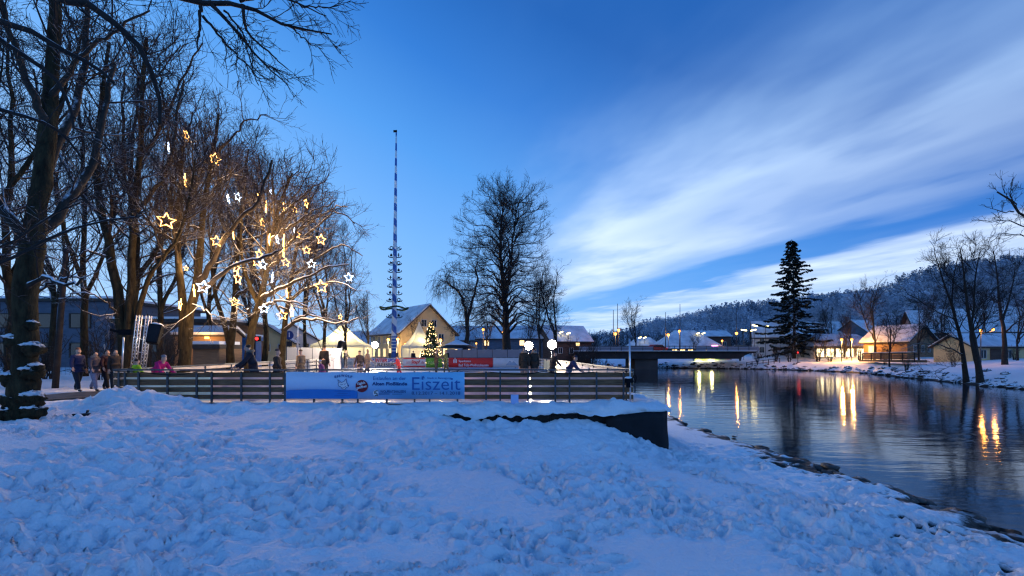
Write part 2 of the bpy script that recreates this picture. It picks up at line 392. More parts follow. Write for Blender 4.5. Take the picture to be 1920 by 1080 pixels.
def ground_z(x, y, detail=True):
    sd = river_sd(x, y)
    wob = fbm(x, y, .45, 5, 3) * .9 + fbm(x, y, 1.7, 8, 2) * .5
    sdw = sd + wob * np.where(np.abs(sd) < 12, 1, 0)
    left = x < np.interp(y, [-60, 80, 98, 125], [25, 25, 20, 0])
    # left bank: level lawn that falls away towards the river
    zl = -1.3 * sstep(-10.5, 4.3, x) - .32 * sstep(4.3, 8.8, x)
    zl = np.where(y > 13.5, np.where(x < terrace_x(y), 0.0, -1.35 - .3 * sstep(4.3, 8.8, x)), zl)
    zl = np.where(y > 48, -1.4 * (1 - sstep(0, 7, sdw)), zl)
    mix = sstep(44, 48, y); zr = np.where(x < terrace_x(np.minimum(y, 48)), 0.0, -1.4 * (1 - sstep(0, 7, sdw))); zl = np.where((y > 44), zl * mix + zr * (1 - mix), zl)
    # right bank: stony edge then snowy lawn
    zr = -1.55 + 1.15 * sstep(.0, 4.5, sdw) + 1.0 * sstep(4, 16, sdw)
    z = np.where(left, zl, zr)
    # shovelled pile in front of the terrace
    pw = sstep(5.3, 4.3, x) * sstep(-15.5, -12.0, x)
    lump = fbm(x, y, 1.0, 21, 4)
    topz = np.interp(x, [-13, -1.9, -.9, 1.5, 2.5, 3.0, 4.5], [.02, -.06, -.33, -.40, -.38, -.56, -1.32])
    yk = 13.45
    toe = np.interp(x, [-14, -8, 0, 4], [11.9, 10.2, 9.9, 10.8])
    s = np.clip((y - toe) / (yk - toe), 0, 1); s = s * (.55 + .45 * s)
    pile = np.where((y > 8) & (y <= 13.5), s * pw, 0)
    z = z * (1 - pile) + topz * pile + pile * lump * np.where(x > -1.2, .16, .34)
    z = np.where((y > 13.5) & (y < 14.36) & (x < terrace_x(y)) & (x > -13), -.03 + .22 * fbm(x, y, 1.3, 31, 3), z)
    z = z + .27 * np.exp(-(((x + 10.8) / 1.7) ** 2 + ((y - 13.1) / .75) ** 2)) * (1 + 1.2 * lump)
    # inside the rink the ground lies below the ice
    xl = -12.6 - .14 * (y - 14.4)
    rink = (y > 14.36) & (y < 45.2) & (x < terrace_x(y)) & (x > xl)
    if detail:
        near = np.exp(-np.maximum(y - 14, 0) / 8)
        smooth = np.exp(-(((x - 1.2) / 1.0) ** 2 + ((y - 5.0) / .8) ** 2)) + np.exp(-(((x - 2.6) / 1.5) ** 2 + ((y - 6.2) / .9) ** 2))
        amp = (1 - .85 * np.clip(smooth, 0, 1)) * np.clip(.85 + 1.5 * fbm(x, y, .38, 91, 2), .35, 1.35) * np.where(left, 1, .7)
        rough = fbm(x, y, 1.1, 41, 2) * .14 + fbm(x, y, 4.8, 51, 3) * .085 + np.abs(fbm(x, y, 2.9, 61, 2)) * .12 + fbm(x, y, 13, 55, 2) * .035 - .04
        z = z + rough * amp * (.25 + .75 * near) * np.where(y > 13.5, .45, 1)
        z = z + fbm(x, y, .12, 71, 2) * .25 * np.where(left, 0, 1)
    z = np.where(rink, -.08, z)
    path = np.where((x < -13.0) & (y > 10.5) & (y < 40), 1, 0)
    zp = np.where(np.abs(x - path_x(y)) < 1.5, 1, 0) * path
    z = np.where(zp > 0, z * .15 - .03, z)
    # river bed
    bed = np.where(sdw < 0, WZ - .1 - .9 * sstep(0, -2.5, sdw), 0)
    z = np.where(sdw < 0, np.minimum(z, bed + .12 * fbm(x, y, 1.5, 77, 2)), z)
    z = np.where((sdw >= 0) & (sdw < 1.0), np.minimum(z, WZ + .05 + .30 * sdw + .12 * fbm(x, y, 2.2, 78, 2) + .05), z)
    return z
def path_x(y): return np.interp(y, [8, 12.5, 15.5, 18.5, 24, 40], [-26, -18.5, -16.3, -15.4, -16.0, -18.5])
def spaced(*segs):
    out = []
    for a, b, st in segs: out.append(np.arange(a, b, st))
    return np.concatenate(out)
xs = np.concatenate([-np.geomspace(900, 24, 40)[:-1], spaced((-24, -15, .25), (-15, -9, .07), (-9, 6, .045), (6, 10.5, .06), (10.5, 16, .4), (16, 44, 2.0), (44, 62, .4)), np.geomspace(62, 1200, 40)])
ys = np.concatenate([-np.geomspace(60, 3, 10), spaced((-2, 2, .5), (2, 7, .035), (7, 11, .05), (11, 15.6, .06), (15.6, 24, .25), (24, 46, .7), (46, 110, 1.0)), np.geomspace(110, 1600, 40)])
GXX, GYY = np.meshgrid(xs, ys)
GZ = ground_z(GXX, GYY)
# trampled footprints
prints = []
for _ in range(3000):
    yy = 2.6 + 10.5 * foot_rng.random() ** 1.25; xx = foot_rng.uniform(-1.15 * yy - .5, min(8.2, 1.15 * yy + .5))
    if float(fbm(np.array(xx), np.array(yy), .38, 91, 2)) + foot_rng.normal(0, .12) > -.12: prints.append((xx, yy, None))
for x0, y0, a0 in [(-6, 3.2, .5), (-3, 3, 1.1), (1.8, 3.4, .75), (4.6, 5.2, 2.3), (7.2, 8.5, 2.5), (-9, 7.5, .15), (3.4, 9.6, 3.0), (0.5, 6.8, .3), (6.2, 7.0, 1.75)]:
    for k in range(22):
        a0 += foot_rng.normal(0, .06); x0 += .36 * math.cos(a0); y0 += .36 * math.sin(a0); sd_ = .11 if k % 2 else -.11
        if 2.6 < y0 < 12 and x0 < 8.1: prints.append((x0 - sd_ * math.sin(a0), y0 + sd_ * math.cos(a0), a0))
for xx, yy, aa in prints:
    if (abs(xx - 1.2) < .8 and abs(yy - 5.0) < .6) or (abs(xx - 2.6) < 1.2 and abs(yy - 6.2) < .6): continue
    a = foot_rng.uniform(0, math.pi) if aa is None else aa; rl = foot_rng.uniform(.10, .19); rw = rl * foot_rng.uniform(.45, .7); dp = foot_rng.uniform(.04, .125) if aa is None else .13
    i0, i1 = np.searchsorted(ys, (yy - .6, yy + .6)); j0, j1 = np.searchsorted(xs, (xx - .6, xx + .6))
    sx = GXX[i0:i1, j0:j1] - xx; sy = GYY[i0:i1, j0:j1] - yy
    e = np.sqrt(((sx * math.cos(a) + sy * math.sin(a)) / rl) ** 2 + ((sy * math.cos(a) - sx * math.sin(a)) / rw) ** 2)
    GZ[i0:i1, j0:j1] += -dp * np.exp(-(e ** 4)) + dp * .38 * np.exp(-((e - 1.3) / .25) ** 2)
ny, nx = GXX.shape
idx = np.arange(ny * nx).reshape(ny, nx)
quads = np.stack([idx[:-1, :-1], idx[:-1, 1:], idx[1:, 1:], idx[1:, :-1]], -1).reshape(-1, 4)
tag(mesh_obj('ground', np.stack([GXX, GYY, GZ], -1), quads, M['snow'], smooth=True), kind='structure')
def gz(x, y):
    i = min(max(np.searchsorted(ys, y) - 1, 0), ny - 2); j = min(max(np.searchsorted(xs, x) - 1, 0), nx - 2)
    return float(GZ[i:i + 2, j:j + 2].mean())
tag(mesh_obj('water', [(-300, -80, WZ), (70, -80, WZ), (70, 200, WZ), (-300, 200, WZ)], [(0, 1, 2, 3)], M['water']), kind='structure')
# cleared path on the left
pv = []
for y in np.linspace(9, 40, 60):
    cx = float(path_x(y))
    for k in range(7):
        xx = cx - 1.45 + k * 2.9 / 6 + random.uniform(-.12, .12) * (k in (0, 6)); pv.append((xx, y, .025 + random.uniform(-.012, .012)))
M['path'] = mat('slushy_path', (.075, .062, .056), .55, .5, 2.2, .6, 9, col2=(.17, .15, .14))
tag(mesh_obj('path', pv, [(i * 7 + k, i * 7 + k + 1, i * 7 + k + 8, i * 7 + k + 7) for i in range(59) for k in range(6)], M['path'], smooth=True), kind='structure')
# ice
RL0, RL1 = Vector((-12.6, 14.4, 0)), Vector((GX(640, 45), 45, 0)); RR0, RR1 = Vector((3.83, 14.4, 0)), Vector((GX(1006, 45), 45, 0))
M['ice'] = mat('rink_ice', (.62, .66, .72), .28, .1, 1.5, .1, 6)
tag(MB().prism([RL0, RR0, RR1, RL1], (0, 0, -.05), (0, 0, .0)).build('ice', M['ice']), kind='structure')

# ------------------------------------------------------------------ bare trees
def unit(a): return a / (np.linalg.norm(a, axis=-1, keepdims=True) + 1e-9)
def guide(pts, r0, r1, k=14, wig=0.0, rng=None):
    """smooth polyline through pts resampled to k points"""
    p = np.array([tuple(q) for q in pts], float); n = len(p)
    t = np.concatenate([[0], np.cumsum(np.linalg.norm(np.diff(p, axis=0), axis=1))]); t /= t[-1]
    tt = np.linspace(0, 1, k); m = np.gradient(p, t, axis=0) if n > 2 else np.repeat((p[1] - p[0])[None], 2, 0)
    i = np.clip(np.searchsorted(t, tt, side='right') - 1, 0, n - 2); h = (t[i + 1] - t[i])[:, None]; s = ((tt - t[i]) / (t[i + 1] - t[i]))[:, None]
    q = (2 * s ** 3 - 3 * s ** 2 + 1) * p[i] + (s ** 3 - 2 * s ** 2 + s) * h * m[i] + (-2 * s ** 3 + 3 * s ** 2) * p[i + 1] + (s ** 3 - s ** 2) * h * m[i + 1]
    if wig and rng is not None: q[1:-1] += rng.normal(0, wig, (k - 2, 3))
    return q, r0 + (r1 - r0) * tt ** .6
def stack(gs):
    return np.stack([g[0] for g in gs]), np.stack([g[1] for g in gs])
def spawn(rng, PR, dens, length, ang, t0=.1, segs=5, up=.08, wig=.16, rf=.014, rmin=.008, shrink=.5, t1=1.0, rcap=.7, tip=.35, flat=0.0):
    Pp, Rp = PR; k = Pp.shape[1] - 1
    L = np.linalg.norm(np.diff(Pp, axis=1), axis=2).sum(1)
    n = np.maximum(rng.poisson(dens * L * (t1 - t0)), 1); ix = np.repeat(np.arange(len(Pp)), n)
    t = rng.uniform(t0, t1, len(ix)); s = t * k; i = np.minimum(s.astype(int), k - 1); f = (s - i)[:, None]
    pos = Pp[ix, i] * (1 - f) + Pp[ix, i + 1] * f; tan = unit(Pp[ix, i + 1] - Pp[ix, i]); r0 = Rp[ix, i] * (1 - f[:, 0]) + Rp[ix, i + 1] * f[:, 0]
    v = rng.normal(size=pos.shape); v[:, 2] *= (1 - flat); v -= (v * tan).sum(1, keepdims=True) * tan; v = unit(v)
    a = rng.uniform(*ang, len(ix))[:, None]; d = unit(np.cos(a) * tan + np.sin(a) * v)
    ln = rng.uniform(*length, len(ix)) * (1 - shrink * t); r = np.maximum(np.minimum(r0 * rcap, rf * ln), rmin)
    out = [pos]; step = (ln / segs)[:, None]
    for j in range(segs):
        d = unit(d + rng.normal(0, wig, d.shape) + np.array([0, 0, up])); out.append(out[-1] + d * step)
    rr = r[:, None] * np.linspace(1, tip, segs + 1)[None]
    return np.stack(out, 1), np.maximum(rr, rmin * .7)
def tubes(PR, sides):
    Pp, Rp = PR; n, k, _ = Pp.shape
    T = unit(np.gradient(Pp, axis=1)); ref = np.where(np.abs(T[:, :1, 2:]) < .8, np.array([0, 0, 1.]), np.array([.94, .34, 0]))
    X = unit(np.cross(T, np.broadcast_to(ref, T.shape))); Y = np.cross(T, X)
    a = np.arange(sides) * 2 * math.pi / sides
    V = Pp[:, :, None] + (X[:, :, None] * np.cos(a)[None, None, :, None] + Y[:, :, None] * np.sin(a)[None, None, :, None]) * Rp[:, :, None, None]
    id_ = np.arange(n * k * sides).reshape(n, k, sides); nx_ = np.roll(id_, -1, 2)
    Q = np.stack([id_[:, :-1], nx_[:, :-1], nx_[:, 1:], id_[:, 1:]], -1).reshape(-1, 4)
    return V.reshape(-1, 3), Q
def merge(parts):
    V = []; Q = []; b = 0
    for v, q in parts: V.append(v); Q.append(q + b); b += len(v)
    return np.concatenate(V), np.concatenate(Q)
def offset_snow(PR, lift=.6, w=.8):
    """a roll of snow lying on the upper side of a limb"""
    Pp, Rp = PR; T = unit(np.gradient(Pp, axis=1)); flat = np.clip(1 - np.abs(T[:, :, 2]) * 1.25, 0, 1)
    Q = Pp.copy(); Q[:, :, 2] += Rp * lift; return Q, Rp * w * flat ** .5 + .001
def tree_from(name, base, trunk, limbs, branches, twigs, label, group=None, mats=('bark', 'limb', 'twig'), sides=(9, 6, 3), rolls=None):
    root = thing(name, base, label, 'tree', group)
    v, q = merge([tubes(g, sides[0]) for g in trunk]); mesh_obj('trunk', v, q, M[mats[0]], root, True)
    if limbs:
        pr = [tubes(g, sides[1]) for g in limbs]
        if rolls: pr += [tubes(offset_snow(g), 5) for g in rolls]
        for v, q in pr[:len(limbs)]: l = mesh_obj('limb', v, q, M[mats[1]], root, True)
        if rolls: v, q = merge(pr[len(limbs):]); mesh_obj('snow_layer', v, q, M['roof_snow'], l, True)
    v, q = merge([tubes(g, 4) for g in branches] + [tubes(g, sides[2]) for g in twigs]); mesh_obj('crown', v, q, M[mats[2]], root, True)
    return root
def crown(rng, limbs, d=(1.9, 3.6, 6.0), L=((1.4, 3.2), (.6, 1.6), (.25, .75)), up=(.10, .07, .05), rmin=(.014, .010, .0075), t0=.12, ang=(.5, 1.15), wig=.15):
    b1 = spawn(rng, limbs, d[0], L[0], ang, t0, 6, up[0], wig, .013, rmin[0], .45)
    b2 = spawn(rng, b1, d[1], L[1], (.4, 1.1), .1, 5, up[1], wig, .010, rmin[1], .4)
    b3 = spawn(rng, b2, d[2], L[2], (.35, 1.0), .05, 2, up[2], wig, .009, rmin[2], .3)
    return [b1, b2], [b3]
def copy_tree(o, parent=None):
    c = o.copy(); COL.objects.link(c); c.parent = parent
    for ch in o.children: copy_tree(ch, c)
    return c
ALLEY = 'bare lime trees of the park'
def px_tree(seed, name, label, Y, stems, limbs, dY=None, group=ALLEY, d=(2.1, 3.3, 4.6), L=((1.4, 3.2), (.6, 1.6), (.25, .8)), up=(.10, .07, .05), auto=None, mats=('bark', 'limb', 'twig'), rmin=(.014, .010, .0075), base_drop=True, roll=True):
    """stems and limbs: ([(px, py, dY)...], r0, r1): real points at depth Y + dY"""
    rng = np.random.default_rng(seed)
    st = []
    for k, (pts, r0, r1) in enumerate(stems):
        w = [P(a, b, Y + (c[0] if c else 0)) for a, b, *c in pts]
        if k == 0 and base_drop:
            w[0].z = min(w[0].z, gz(w[0].x, w[0].y) - .15)
        st.append(guide(w, r0 * (.82 if base_drop and Y < 40 else 1), r1 * .7, 16, .02, rng))
    base = Vector(st[0][0][0]); base.z = gz(base.x, base.y)
    lm = [guide([P(a, b, Y + (c[0] if c else 0)) for a, b, *c in pts], r0, r1, 16, .05, rng) for pts, r0, r1 in limbs]
    S = stack(st); gl = stack(lm) if lm else None
    a = auto or dict(dens=.55, length=(3.0, 6.0), ang=(.45, .95), t0=.35)
    extra = spawn(rng, S, segs=15, up=.10, wig=.09, rf=.017, rmin=.03, shrink=.55, tip=.25, **a)
    allL = (np.concatenate([gl[0], extra[0]]), np.concatenate([gl[1], extra[1]])) if lm else extra
    bb, tw = crown(rng, allL, d, L, up, rmin)
    # fine growth straight off the upper stems too
    tops = (S[0][:, 8:], S[1][:, 8:])
    b2, t2 = crown(rng, tops, (d[0] * 1.1, d[1], d[2]), L, up, rmin, t0=.1)
    o = tree_from(name, base, [S], [allL], bb + b2, tw + t2, label, group, mats, rolls=[gl] if (lm and roll) else None)
    return o
WARM = dict(dens=1.25, length=(2.4, 5.6), ang=(.5, 1.25), t0=.34)

# nearest old tree with burrs, left edge
def old_tree():
    rng = np.random.default_rng(11); Y = 10.9
    tr = guide([P(36, 792, Y), P(44, 735, Y), P(47, 660, Y), P(48, 590, Y), P(52, 520, Y), P(64, 440, Y), P(80, 330, Y + .2), P(92, 210, Y + .4), P(100, 90, Y + .6), P(106, -120, Y + 1)], 1, 1, 40, .012, rng)
    tr[1][:] = np.interp(np.linspace(0, 1, 40), [0, .06, .12, .3, .5, 1], [.31, .26, .245, .23, .18, .09]) * (1 + .07 * rng.normal(size=40))
    base = Vector(tr[0][0]); base.z = gz(base.x, base.y); tr[0][0][2] -= .25
    limbs = [guide([P(a, b, Y + c) for a, b, c in pts], r0, r1, 16, .03, rng) for pts, r0, r1 in [
        ([(60, 450, 0), (100, 405, .3), (135, 365, .6), (160, 335, .9), (190, 240, 1.2), (215, 120, 1.6)], .15, .05),
        ([(56, 470, 0), (25, 420, -.3), (-20, 360, -.6), (-80, 260, -1)], .16, .06),
        ([(78, 340, .2), (120, 250, .8), (150, 160, 1.4), (165, 40, 2), (175, -80, 2.3)], .13, .05),
        ([(88, 240, .3), (50, 150, 0), (20, 60, -.2), (-20, -60, -.5)], .11, .04),
        ([(50, 545, -.1), (80, 520, -.3), (130, 535, -.5), (160, 520, -.6)], .07, .025),
        ([(60, 555, .1), (100, 530, .4), (140, 520, .6), (160, 525, .8)], .05, .02),
        ([(95, 180, .4), (150, 110, .2), (210, 60, -.2), (280, 20, -.6)], .08, .02)]]
    S = (tr[0][None], tr[1][None]); Lm = stack(limbs)
    bb, tw = crown(rng, Lm, (1.7, 3.4, 6), t0=.2); b2, t2 = crown(rng, (S[0][:, 22:], S[1][:, 22:]), (1.8, 3.4, 6))
    o = tree_from('lime_tree', base, [S], [Lm], bb + b2, tw + t2, 'old lime tree with thick burred trunk nearest the camera at the left edge', ALLEY, sides=(14, 7, 3), rolls=[Lm])
    rr = random.Random(4)
    for px, py, r in [(30, 640, .17), (62, 655, .16), (26, 712, .19), (60, 700, .17), (62, 748, .18), (30, 752, .2), (24, 775, .18), (64, 772, .17), (36, 640, .12), (60, 610, .11), (68, 690, .12)]:
        c = P(px, py, Y - .07); br = MB().ball(c, r * 1.3, 16, 10, (1, 1.0, .8), .24, rr).build('burr', M['bark'], o, True)
        if py not in (610, 752): MB().ball(c + Vector((rr.uniform(-.05, .05), -.10, r * .72)), r * .8, 16, 8, (1.15, .9, .30), .34, rr).build('snow_pad', M['roof_snow'], br, True)
    return o
old_tree()

# big tree standing just out of the frame, its boughs hang in from above
def overhang():
    rng = np.random.default_rng(5)
    def g(pts, r0, r1): return guide([P(a, b, y) for a, b, y in pts], r0, r1, 16, .012, rng)
    fork = Vector((-7.6, 5.0, 5.8))
    tr = guide([(-8.3, 4.2, gz(-8.3, 4.2) - .2), (-8.2, 4.4, 2.0), (-7.8, 4.8, 4.6), fork, (-7.0, 5.4, 9.5)], .40, .16, 16, .02, rng)
    fk = tuple(fork)
    def f(pts, r0, r1, start=fk): return guide([start] + [P(a, b, y) for a, b, y in pts], r0, r1, 18, .012, rng)
    main = [
        f([(60, -30, 6.0), (170, -12, 6.3), (250, -25, 6.6), (340, -4, 6.9), (400, 12, 7.0), (445, 2, 7.1), (520, 40, 7.3), (575, 55, 7.5), (622, 64, 7.6)], .15, .010),
        f([(40, -60, 6.0), (120, 2, 5.8), (180, 14, 5.8), (215, 45, 5.9), (258, 78, 6.0), (276, 120, 6.1), (294, 175, 6.3), (300, 232, 6.4)], .13, .022),
        f([(-60, 10, 5.6), (0, 40, 5.6), (55, 57, 5.7), (130, 100, 5.9), (180, 130, 6.1), (216, 158, 6.2)], .085, .02),
        f([(-70, 30, 5.4), (0, 75, 5.5), (58, 113, 5.6), (100, 145, 5.8), (125, 180, 5.9), (138, 240, 6.0)], .07, .016),
        f([(-120, 120, 5.6), (0, 208, 5.8), (60, 221, 6.0), (112, 247, 6.3), (152, 294, 6.5)], .065, .014),
        f([(-160, 420, 5.8), (-20, 505, 6.0), (50, 474, 6.1), (110, 440, 6.3), (160, 420, 6.5), (215, 410, 6.7), (262, 406, 6.9)], .06, .012),
        f([(-140, 380, 6.0), (-20, 470, 6.2), (45, 440, 6.3), (100, 400, 6.5), (150, 380, 6.7)], .045, .012)]
    sec = [g([(398, 10, 7.0), (435, 50, 7.1), (470, 90, 7.2), (505, 130, 7.3), (540, 160, 7.4)], .035, .009),
           g([(376, 12, 6.95), (374, 45, 6.9), (371, 80, 6.9), (372, 96, 6.9)], .03, .010),
           g([(380, 30, 7.0), (420, 78, 7.1), (450, 110, 7.1), (490, 148, 7.2)], .025, .008),
           g([(455, 8, 7.1), (460, 50, 7.2), (500, 95, 7.3), (540, 130, 7.4)], .030, .008),
           g([(450, 2, 7.1), (520, -8, 7.3), (575, 15, 7.4), (612, 30, 7.5)], .03, .008),
           g([(490, -30, 7.2), (560, 5, 7.4), (600, 15, 7.5), (634, 10, 7.6)], .022, .007),
           g([(420, 20, 7.0), (455, 65, 7.1), (470, 120, 7.1), (485, 160, 7.1)], .018, .007),
           g([(545, 48, 7.4), (580, 80, 7.5), (605, 92, 7.6)], .016, .006)]
    A = stack([(q[:16], r[:16]) for q, r in [(guide(m[0], 1, 1, 16)[0], np.interp(np.linspace(0, 1, 16), np.linspace(0, 1, 18), m[1])) for m in main]])
    B = stack(sec)
    b1 = spawn(rng, A, 4.0, (.5, 1.3), (.4, 1.0), .42, 6, -.02, .14, .012, .007, .4)
    b2 = spawn(rng, B, 9, (.35, .85), (.35, .9), .1, 6, -.01, .13, .011, .006, .35)
    c1 = spawn(rng, b1, 6, (.2, .6), (.35, .95), .1, 5, 0, .15, .010, .005, .3)
    c2 = spawn(rng, b2, 8, (.15, .42), (.35, .9), .1, 4, 0, .15, .010, .0045, .3)
    d1 = spawn(rng, c1, 8, (.07, .25), (.4, 1.0), .1, 3, 0, .15, .010, .004, .3)
    d2 = spawn(rng, c2, 8, (.05, .18), (.4, 1.0), .1, 3, 0, .15, .010, .0038, .3)
    T = (tr[0][None], tr[1][None])
    tree_from('lime_tree', (-8.3, 4.2, gz(-8.3, 4.2)), [T], [(A[0][i:i + 1], A[1][i:i + 1]) for i in range(len(A[0]))] + [(B[0][i:i + 1], B[1][i:i + 1]) for i in range(len(B[0]))], [b1, b2, c1, c2], [d1, d2], 'tree at the upper left whose dark boughs hang down into the sky', ALLEY, ('dark_bark', 'dark_limb', 'dark_twig'), (10, 8, 3), rolls=[(A[0][1:6], A[1][1:6] * .8)])
overhang()

px_tree(21, 'lime_tree', 'tall lime tree dividing low into three stems behind the truss tower', 21,
        [([(236, 700), (231, 640), (224, 570), (206, 470), (188, 390), (181, 300, .5), (190, 190, 1), (205, 80, 1.4)], .36, .10),
         ([(240, 690), (243, 600), (247, 480), (254, 380), (263, 280, -.4), (268, 150, -.8), (275, 70, -1)], .30, .09),
         ([(245, 650), (262, 575), (288, 505), (318, 470, -.5), (350, 400, -1), (365, 300, -1.2)], .20, .05)],
        [([(205, 480), (170, 470, -.5), (120, 490, -1), (85, 480, -1.4)], .08, .02), ([(228, 600), (190, 560, -1), (150, 548, -1.4), (110, 560, -1.6)], .06, .02),
         ([(186, 400), (140, 340), (100, 240, .5), (80, 130, .8)], .12, .04), ([(254, 400), (300, 340, -.6), (330, 250, -1), (345, 150, -1.2)], .12, .04),
         ([(262, 300), (310, 220), (350, 130, .5), (380, 80, .5)], .10, .03)], auto=WARM)
px_tree(22, 'lime_tree', 'lit lime tree with forked trunk right of the loudspeaker', 22,
        [([(344, 700), (349, 640), (356, 580), (371, 520), (378, 440), (383, 390), (390, 335), (402, 270, .5), (410, 215, .8)], .40, .08),
         ([(345, 655), (340, 560), (335, 450), (336, 350), (343, 285, .5), (348, 230, .8)], .30, .08)],
        [([(373, 525), (398, 490, -.6), (424, 442, -1), (455, 402, -1.4), (482, 378, -1.6), (510, 300, -1.6)], .17, .05),
         ([(376, 545), (410, 520, -1), (445, 492, -1.6), (488, 482, -2), (520, 470, -2.4)], .15, .05),
         ([(378, 430), (355, 420, -.5), (340, 400, -.8), (318, 386, -1)], .07, .02), ([(383, 395), (410, 345, .5), (455, 330, .8), (480, 345, 1)], .08, .03),
         ([(392, 320), (430, 265), (470, 225, .5), (500, 215, .5)], .09, .03), ([(345, 270), (315, 215), (300, 150), (295, 100)], .09, .03),
         ([(335, 450), (300, 480, -.8), (270, 520, -1.2)], .09, .03), ([(360, 570), (400, 590, -.8), (432, 600, -1)], .05, .02)], auto=WARM)
px_tree(23, 'lime_tree', 'dark lime tree with forked trunk in front of the blue container', 28,
        [([(432, 695), (433, 640), (437, 600), (443, 520), (448, 450), (454, 380), (460, 320, .4), (466, 280, .6)], .36, .07),
         ([(430, 645), (418, 600), (404, 550), (396, 490), (400, 420), (408, 350, .5)], .22, .06)],
        [([(440, 560), (480, 520, -1), (520, 460, -1.4), (545, 380, -1.6)], .13, .04), ([(448, 440), (500, 390), (540, 340), (560, 320)], .10, .03)], auto=WARM)
px_tree(24, 'lime_tree', 'lit lime tree with pale mossy trunk leaning behind the man in the fur hood', 23,
        [([(464, 700), (468, 650), (476, 605), (488, 560), (500, 510), (508, 460), (518, 410), (532, 360, .4), (548, 325, .6)], .34, .07),
         ([(486, 570), (468, 535), (456, 490), (452, 440, .5), (458, 385, .9)], .17, .05)],
        [([(489, 560), (525, 540, -.8), (570, 522, -1.4), (610, 503, -1.8), (655, 496, -2.2)], .14, .03),
         ([(484, 580), (520, 565, -1), (560, 568, -1.6), (592, 590, -2)], .10, .03), ([(500, 510), (535, 470, -.6), (560, 430, -1), (590, 402, -1.3)], .12, .03),
         ([(508, 450), (545, 425), (590, 395, .4), (630, 375, .7)], .11, .03), ([(516, 410), (560, 375), (590, 350), (610, 340)], .09, .03),
         ([(478, 600), (452, 572, -.8), (430, 560, -1.2)], .07, .02)], auto=WARM)
px_tree(25, 'lime_tree', 'rightmost lit lime tree with long snowy boughs reaching over the big tent', 26,
        [([(529, 700), (530, 650), (534, 600), (542, 550), (552, 490), (562, 440), (576, 390), (590, 360)], .30, .06)],
        [([(532, 620), (555, 603, -.8), (590, 598, -1.4), (640, 606, -2), (672, 596, -2.4)], .12, .03), ([(534, 610), (570, 592, .6), (610, 596, 1), (650, 606, 1.4)], .10, .03),
         ([(542, 560), (590, 535, -1), (630, 530, -1.4), (668, 545, -1.8)], .11, .03), ([(548, 520), (600, 480, .5), (640, 460, .9), (680, 480, 1.2)], .12, .03),
         ([(556, 460), (600, 420), (640, 400, .5), (665, 420, .8)], .10, .03), ([(538, 580), (505, 570, -.6), (480, 545, -1)], .08, .02),
         ([(564, 430), (610, 400), (640, 385), (652, 388)], .08, .03)], auto=WARM)
# second row of the avenue and the park behind it: built once, copied
def park_tree(seed, label, h=17.0, r=.23, group='bare park trees standing in the second row', spread=.75, mats=('bark', 'limb', 'twig')):
    rng = np.random.default_rng(seed)
    tr = [guide([(0, 0, -.3), (.1, 0, h * .15), (rng.uniform(-.3, .3), 0, h * .35), (rng.uniform(-.8, .8), rng.uniform(-.6, .6), h * .62), (rng.uniform(-1, 1), rng.uniform(-1, 1), h * .95)], r, .05, 16, .05, rng)]
    for k in range(2):
        a = rng.uniform(0, 6.28); tr.append(guide([tr[0][0][4 + k], tr[0][0][6] + np.array([math.cos(a), math.sin(a), 1.2]) * 1.2, tr[0][0][9] + np.array([math.cos(a), math.sin(a), 1]) * 2, tr[0][0][13] + np.array([math.cos(a), math.sin(a), .4]) * 2.6], r * .55, .04, 16, .06, rng))
    S = stack(tr); lm = spawn(rng, S, 1.2, (3.0 * spread * 1.4, 5.6 * spread * 1.4), (.55, 1.15), .22, 12, .07, .10, .016, .03, .5, tip=.25)
    bb, tw = crown(rng, lm, (1.7, 2.8, 4.0), ((1.2, 2.8), (.6, 1.5), (.3, .8)), rmin=(.012, .009, .0075)); b2, t2 = crown(rng, (S[0][:, 8:], S[1][:, 8:]), (1.7, 2.7, 4.0), rmin=(.012, .009, .0075))
    return tree_from('park_tree', (0, 0, 0), [S], [lm], bb + b2, tw + t2, label, group, mats, (7, 5, 3))
def place(o, px, Y, s=1.0, rz=0.0, label=None):
    x = GX(px, Y); o.location = (x, Y, gz(x, Y)); o.scale = (s, s, s); o.rotation_euler = (0, 0, rz)
    if label: o['label'] = label
    return o
protoA = park_tree(31, ''); protoB = park_tree(32, '', 18, .28)
spots = [('A', 604, 36, .80, 0.4, 'slim bare tree behind the right end of the white hoarding'), ('B', 648, 48, .78, 2.0, 'bare tree rising behind the peak of the big tent'),
         ('A', 574, 44, 1.0, 3.0, 'bare tree beyond the round road sign'), ('B', 498, 38, 1.05, 1.2, 'bare tree in front of the small yellow house'),
         ('A', 398, 40, 1.15, 4.4, 'bare tree in front of the lit barn wall'), ('B', 300, 36, 1.1, 5.2, 'bare tree behind the loudspeaker on the truss tower'),
         ('A', 158, 30, 1.2, 2.6, 'bare tree behind the walking group'), ('B', 20, 24, 1.1, 0.2, 'bare tree at the far left edge behind the burred trunk'),
         ('A', 92, 38, 1.25, 1.0, 'bare tree before the flat grey building'), ('B', 250, 31, 1.2, 3.6, 'bare tree directly behind the three stemmed lime'),
         ('A', -60, 19, 1.15, 5.0, 'bare tree outside the left edge whose branches reach into view'), ('B', 470, 52, 1.1, 0.9, 'distant bare tree beyond the red signal lamps')]
used = set()
for k, px, Y, s, rz, lab in spots:
    pr = protoA if k == 'A' else protoB
    o = pr if k not in used else copy_tree(pr); used.add(k); place(o, px, Y, s, rz, lab)

